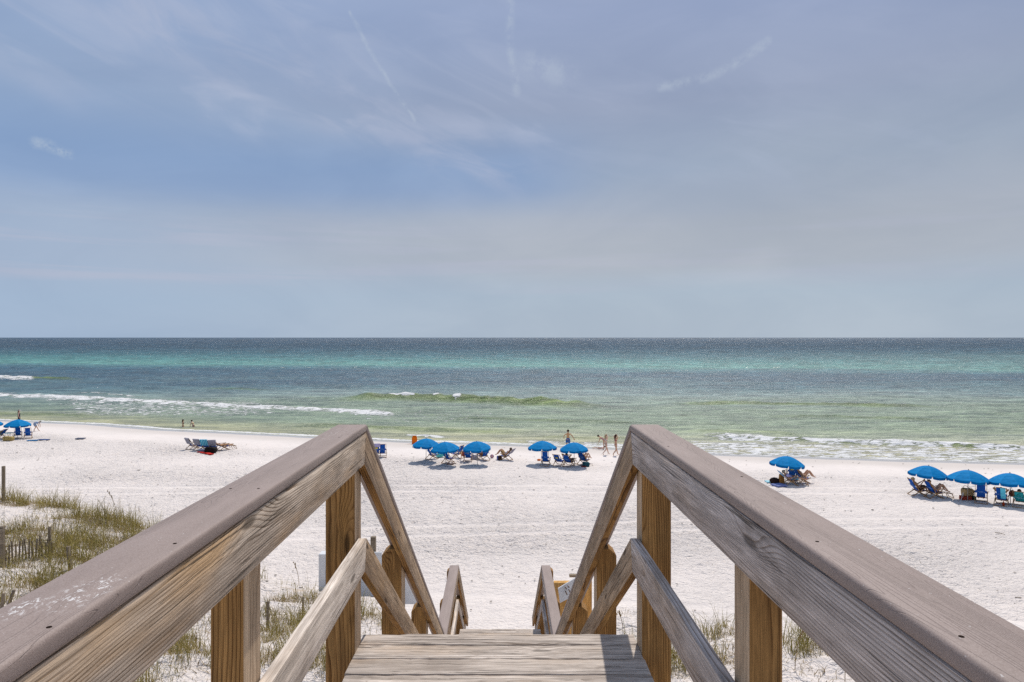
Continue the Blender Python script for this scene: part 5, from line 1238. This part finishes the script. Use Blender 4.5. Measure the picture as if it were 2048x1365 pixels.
p = Pt(1013, 920); put_chair(p, 66, 'blue chair facing left standing alone between the centre umbrella groups', a=46)
human('p', 'person with brown hair reclining in the lone chair between umbrella groups', p, 66, J_sit(46, 'up', 'lap'), 'tan', 'brown', False, (('tank', cl('pale_shirt', (0.52, 0.58, 0.70))), ('shorts', cl('leo', (0.35, 0.22, 0.10)))))
ar = R(46); d = V3(0, -math.sin(ar), math.cos(ar)); m = MB(); m.bar(V3(0, .02, .30)+d*0.93+V3(0, -.03, -.02), V3(0, .02, .30)+d*0.40+V3(0, -.08, -.05), 0.62, 0.03, (0, 1, 0))
o = m.build('towel', cl('greyt', (0.26, 0.25, 0.32))); o.location = p; o.rotation_euler = (0, 0, R(66)); tag(o, 'gray lilac towel hanging behind the lone centre chair', 'towel')
p = Pt(999, 920); o = empty('drum_bag', p, 0.3, 'round blue and dark bag left of the lone centre chair', 'bag')
MB().tube([(-.16, 0, .17), (.16, 0, .17)], 0.17, 14).build('bag_body', cl('darkbrown', (0.04, 0.02, 0.02)), o, True); MB().tube([(-.19, 0, .17), (-.165, 0, .17)], 0.165, 14).build('end_panel', cl('periw', (0.15, 0.17, 0.45)), o, True)

# ---- centre group two
p = Pt(1091, 931); put_chair(p, -14, 'tall upright empty blue chair under the left umbrella of the pair', a=20)
p = Pt(1078, 921.5); o = MB().ball((0, 0, .07), (0.17, 0.12, 0.08), 10, 6).build('frisbee_toy', cl('orange', (0, 0, 0)), smooth=True); o.location = p; tag(o, 'small orange toy on the sand left of the upright chair', 'toy')
p = Pt(1118, 931); put_chair(p, -28, 'reclined blue chair with yellow tag, second from left in the pair group', a=44, ytag=True)
p = Pt(1137, 932.5); put_chair(p, -30, 'reclined blue chair holding the man with hands behind his head', a=42, foot=True)
seat_person(p, -30, 42, 'man lying back with both hands behind his head', legs='out', arms='behind', skin='gold', hair='dark', wear=(('shorts', cl('dkgrey', (0.05, 0.05, 0.06))),))
p = Pt(1167, 929); put_chair(p, -40, 'blue chair at right end of the centre pair with a dark haired sitter', a=34)
seat_person(p, -40, 34, 'dark haired person with knees raised in the right end chair of the pair', legs='up', skin='tan', hair='dark', wear=(('suit', cl('black', (0.01, 0.01, 0.012))),))
bag(1172, 932.5, 0.45, 0.3, 0.32, cl('tealblack', (0.02, 0.09, 0.12)), 'black and teal bag on the sand before the right end chair')
p = Pt(1167, 934); o = MB().box((0, 0, .04), (0.34, 0.2, 0.07)).build('folded_cloth', cl('maroon', (0.16, 0.02, 0.02))); o.location = p; tag(o, 'dark red folded cloth beside the teal bag', 'cloth')

# ---- people by the water
p = at(1136, 60.5); J = J_walk(0.30, 0.2); J['elL'] = V3(-.34, -.06, 1.20); J['wrL'] = V3(-.33, .12, 1.02); J['elR'] = V3(.36, -.10, 1.18); J['wrR'] = V3(.48, -.12, .98)
human('p', 'shirtless man in blue shorts running away toward the water', p, 0, J, 'gold', 'dark', False, (('shorts', cl('shortsblue', (0.03, 0.12, 0.35))),), scale=1.05)
p = at(1212, 57.0); J = J_arms_up(J_walk(0.26), 'LR', 1.66)
human('p', 'woman in dark patterned bikini walking right, arms up at her light hair', p, -75, J, 'pale', 'blond', True, (('briefs', cl('blackpat', (0.05, 0.04, 0.04))), ('top', cl('lightpat', (0.42, 0.40, 0.40)))), scale=1.0)
p = at(1231.5, 56.6); J = J_arms_up(J_walk(0.24), 'LR', 1.66)
human('p', 'woman in patterned bikini walking right with hands on dark hair, nearest the railing', p, -70, J, 'tan', 'dark', True, (('briefs', cl('bikpat', (0.25, 0.10, 0.10))), ('top', cl('bikpat', (0, 0, 0)))), scale=1.02)
p = at(1208, 61.5); J = J_bend(55); human('p', 'person bending over the child at the water edge', p, 80, J, 'tan', 'dark', False, (('suit', cl('pinksuit', (0.5, 0.3, 0.28))),), scale=0.92)
p = at(1199, 61.0); p.z -= 0.12; J = J_lie(); human('p', 'small child sitting in the swash beside the bending person', p, 70, J, 'pale', 'dark', False, (('suit', cl('pinksuit', (0, 0, 0))),), scale=0.75)

# ---- lone umbrella group on the right
D_h = u_h.location.y
p = at(1580, D_h-0.7); put_chair(p, -96, 'reclined blue chair facing right under the lone umbrella', a=50, foot=True)
human('p', 'person in gray cap and lilac shirt reclining under the lone umbrella', p, -96, J_sit(50, 'out', 'lap'), 'tan', 'grey', False, (('shirt', cl('lilac', (0.42, 0.42, 0.70))), ('shorts', cl('bluepat', (0.08, 0.28, 0.45)))), hat=('cap', cl('olivecap', (0.33, 0.31, 0.25))))
ar = R(50); d = V3(0, -math.sin(ar), math.cos(ar)); m = MB(); m.bar(V3(0, .02, .30)+d*0.93+V3(0, -.03, 0), V3(0, .02, .30)+d*0.55+V3(0, -.06, -.04), 0.6, 0.03, (0, 1, 0))
o = m.build('towel', cl('skyt', (0.25, 0.48, 0.72))); o.location = p; o.rotation_euler = (0, 0, R(-96)); tag(o, 'sky blue towel over the chair back under the lone umbrella', 'towel')
p = at(1584, D_h+1.2); put_chair(p, -20, 'dark blue chair with yellow tag behind the reclining sunbather', a=20, ytag=True)
p = at(1590, D_h+0.9); m = MB(); m.bar(V3(0.05, -.32, 1.12), V3(0.07, -.22, .35), 0.24, 0.03, (0, 1, 0)); o = m.build('towel', cl('greent', (0.10, 0.36, 0.28))); o.location = p; tag(o, 'green towel hanging on the yellow tagged chair under the lone umbrella', 'towel')
p = at(1603, D_h+0.1); put_chair(p, -84, 'chair behind the reclining sunbather carrying the woman with raised knees', a=36)
human('p', 'woman with raised knees seated behind the reclining sunbather', p, -84, J_sit(36, 'up', 'lap'), 'tan', 'brown', False, (('suit', cl('floral', (0.45, 0.40, 0.38))),))
bag(0, 0, 0.34, 0.25, 0.62, cl('tanbag', (0.42, 0.19, 0.05)), 'tall tan bag standing behind the reclining chair', loc=at(1563, D_h-0.2), flare=0.75, handles=False)
p = at(1549, D_h-0.1); o = MB().ball((0, 0, 0), (0.34, 0.25, 0.22), 12, 7).build('beach_hat', cl('darkhat', (0.035, 0.02, 0.018)), smooth=True); o.location = p+Vector((0, 0, .16)); tag(o, 'dark brown round bag left of the tall tan bag', 'bag')
p = at(1540, D_h+0.1); o = MB().box((0, 0, .06), (0.55, 0.5, 0.06)).build('towel', cl('lightblue', (0.35, 0.65, 0.75))); o.location = p; tag(o, 'light blue towel on the sand by the right railing edge', 'towel')
p = at(1558, D_h-1.1); o = MB().box((0, 0, .07), (0.75, 0.7, 0.09)).build('beach_mat', cl('mat', (0.16, 0.20, 0.40))); o.location = p; o.rotation_euler = (0, 0, 0.3); tag(o, 'periwinkle mat folded on the sand below the dark bag', 'mat')

# ---- right three umbrellas
D_i = u_i.location.y
p = at(1834, D_i-0.2); put_chair(p, -92, 'leftmost chair of the right group, turned sideways, back leaning left', a=32)
human('p', 'tanned man looking at a phone in the leftmost sideways chair', p, -92, J_sit(32, 'bent', 'phone'), 'brown', 'blond', False, (('shorts', cl('rust', (0.22, 0.06, 0.04))),))
ph = MB().box((0, 0, 0), (0.075, 0.012, 0.15)).build('phone', M['screw']); ph.location = p+Matrix.Rotation(R(-92), 3, 'Z') @ V3(0, .44, .93); tag(ph, 'black phone held up by the tanned man', 'phone')
p = at(1867, D_i-0.85); put_chair(p, -88, 'second sideways chair of the right group with extended footrest', a=32, foot=True)
human('p', 'woman with bent knees and feet on the footrest of the second sideways chair', p, -88, J_sit(34, 'up', 'rest'), 'tan', 'brown', False, (('suit', cl('blueswim', (0.03, 0.10, 0.45))),))
D_j = u_j.location.y
bag(0, 0, 0.55, 0.32, 0.45, M['straw_bag'], 'large straw basket with round handle under the right middle umbrella', loc=at(1935, D_j+0.3)+Vector((0, 0, .22)), flare=1.05)
p = at(1935, D_j+0.25); co = empty('cooler', p, 0, 'low red and black cooler under the straw basket', 'cooler')
MB().box((-0.12, 0, .11), (0.5, 0.4, 0.22)).build('cooler_body', cl('redcool', (0.32, 0.05, 0.03)), co); MB().box((0.27, 0, .11), (0.26, 0.36, 0.22)).build('side_pocket', cl('black', (0, 0, 0)), co); MB().bar((0.22, -.19, .24), (0.42, -.2, .0), 0.05, 0.02).build('strap', cl('tealstrap', (0.0, 0.45, 0.36)), co)
p = at(1922, D_j+0.1); st_ = MB().bar((0, 0, 0), (0.13, .0, .45), 0.025).bar((0.26, .1, 0), (0.11, .0, .45), 0.025).build('folding_stand', M['white']); st_.location = p; tag(st_, 'thin light folding stand left of the straw basket', 'stand')
p = at(1951, D_j+0.3); J = J_sit(24, 'bent', 'lap'); 
p = at(1962, D_j-0.55); put_chair(p, -34, 'blue chair seen straight from behind, right of the straw basket', a=20)
human('p', 'person whose head top shows over the chair seen from behind', p, -34, J_sit(20, 'bent', 'rest'), 'brown', 'brown', False, (('shorts', cl('dkgrey', (0, 0, 0))),), scale=0.94)
D_k = u_k.location.y
p = at(2003, D_k-0.2); put_chair(p, -44, 'blue chair with turquoise towel under the rightmost umbrella', a=26)
human('p', 'tanned person with arm raised over the head in the turquoise towel chair', p, -44, J_sit(26, 'bent', 'behind'), 'brown', 'brown', False, (('shorts', cl('redshorts', (0.55, 0.05, 0.03))),), scale=0.92)
ar = R(26); d = V3(0, -math.sin(ar), math.cos(ar)); nb = V3(0, math.cos(ar), math.sin(ar)); m = MB(); b0 = V3(0.12, .02, .30)
m.bar(b0+d*0.88-nb*0.09, b0+d*0.20-nb*0.13, 0.24, 0.02, (0, 1, 0)); o = m.build('towel', cl('turq2', (0.12, 0.55, 0.72))); o.location = p; o.rotation_euler = (0, 0, R(-44)); tag(o, 'turquoise and pale blue towel on the chair under the rightmost umbrella', 'towel')
p = at(2023, D_k+0.1); o = empty('hanging_bag', p, 0, 'round brown bag hung on the rightmost umbrella pole', 'bag')
MB().ball((0, -.05, .62), (0.19, 0.12, 0.20), 12, 8).build('bag_body', cl('brownbag', (0.28, 0.10, 0.06)), o, True); MB().tube([(-.1, -.03, .72), (0, 0, .95), (.1, -.03, .72)], 0.012, 5).build('strap', M['screw'], o)
p = at(2040, D_k-0.6); put_chair(p, -10, 'teal patterned chair at the right edge with a dark haired sitter', a=38, canvas='chair_teal') if False else None
M['chair_teal'] = mat_plain('teal_pattern_canvas', (0.01, 0.24, 0.27), 0.8, 0.6, 18)
put_chair(p, -42, 'teal patterned low chair at the right edge with a dark haired sitter', a=40, canvas='chair_teal')
human('p', 'dark haired sitter in the teal chair at the right edge', p, -42, J_sit(40, 'bent', 'rest'), 'tan', 'dark', True, (('suit', cl('black', (0, 0, 0))),))
p = at(2007, D_k-0.5); o = MB().tube([(0, 0, 0), (0, 0, .18), (0, 0, .24), (0, 0, .30)], [0.06, 0.06, 0.025, 0.02], 10).build('bottle', cl('redbottle', (0.30, 0.04, 0.01)), smooth=True); o.location = p; tag(o, 'red brown bottle on the sand right of the turquoise towel chair', 'bottle')
bpy.context.view_layer.update()
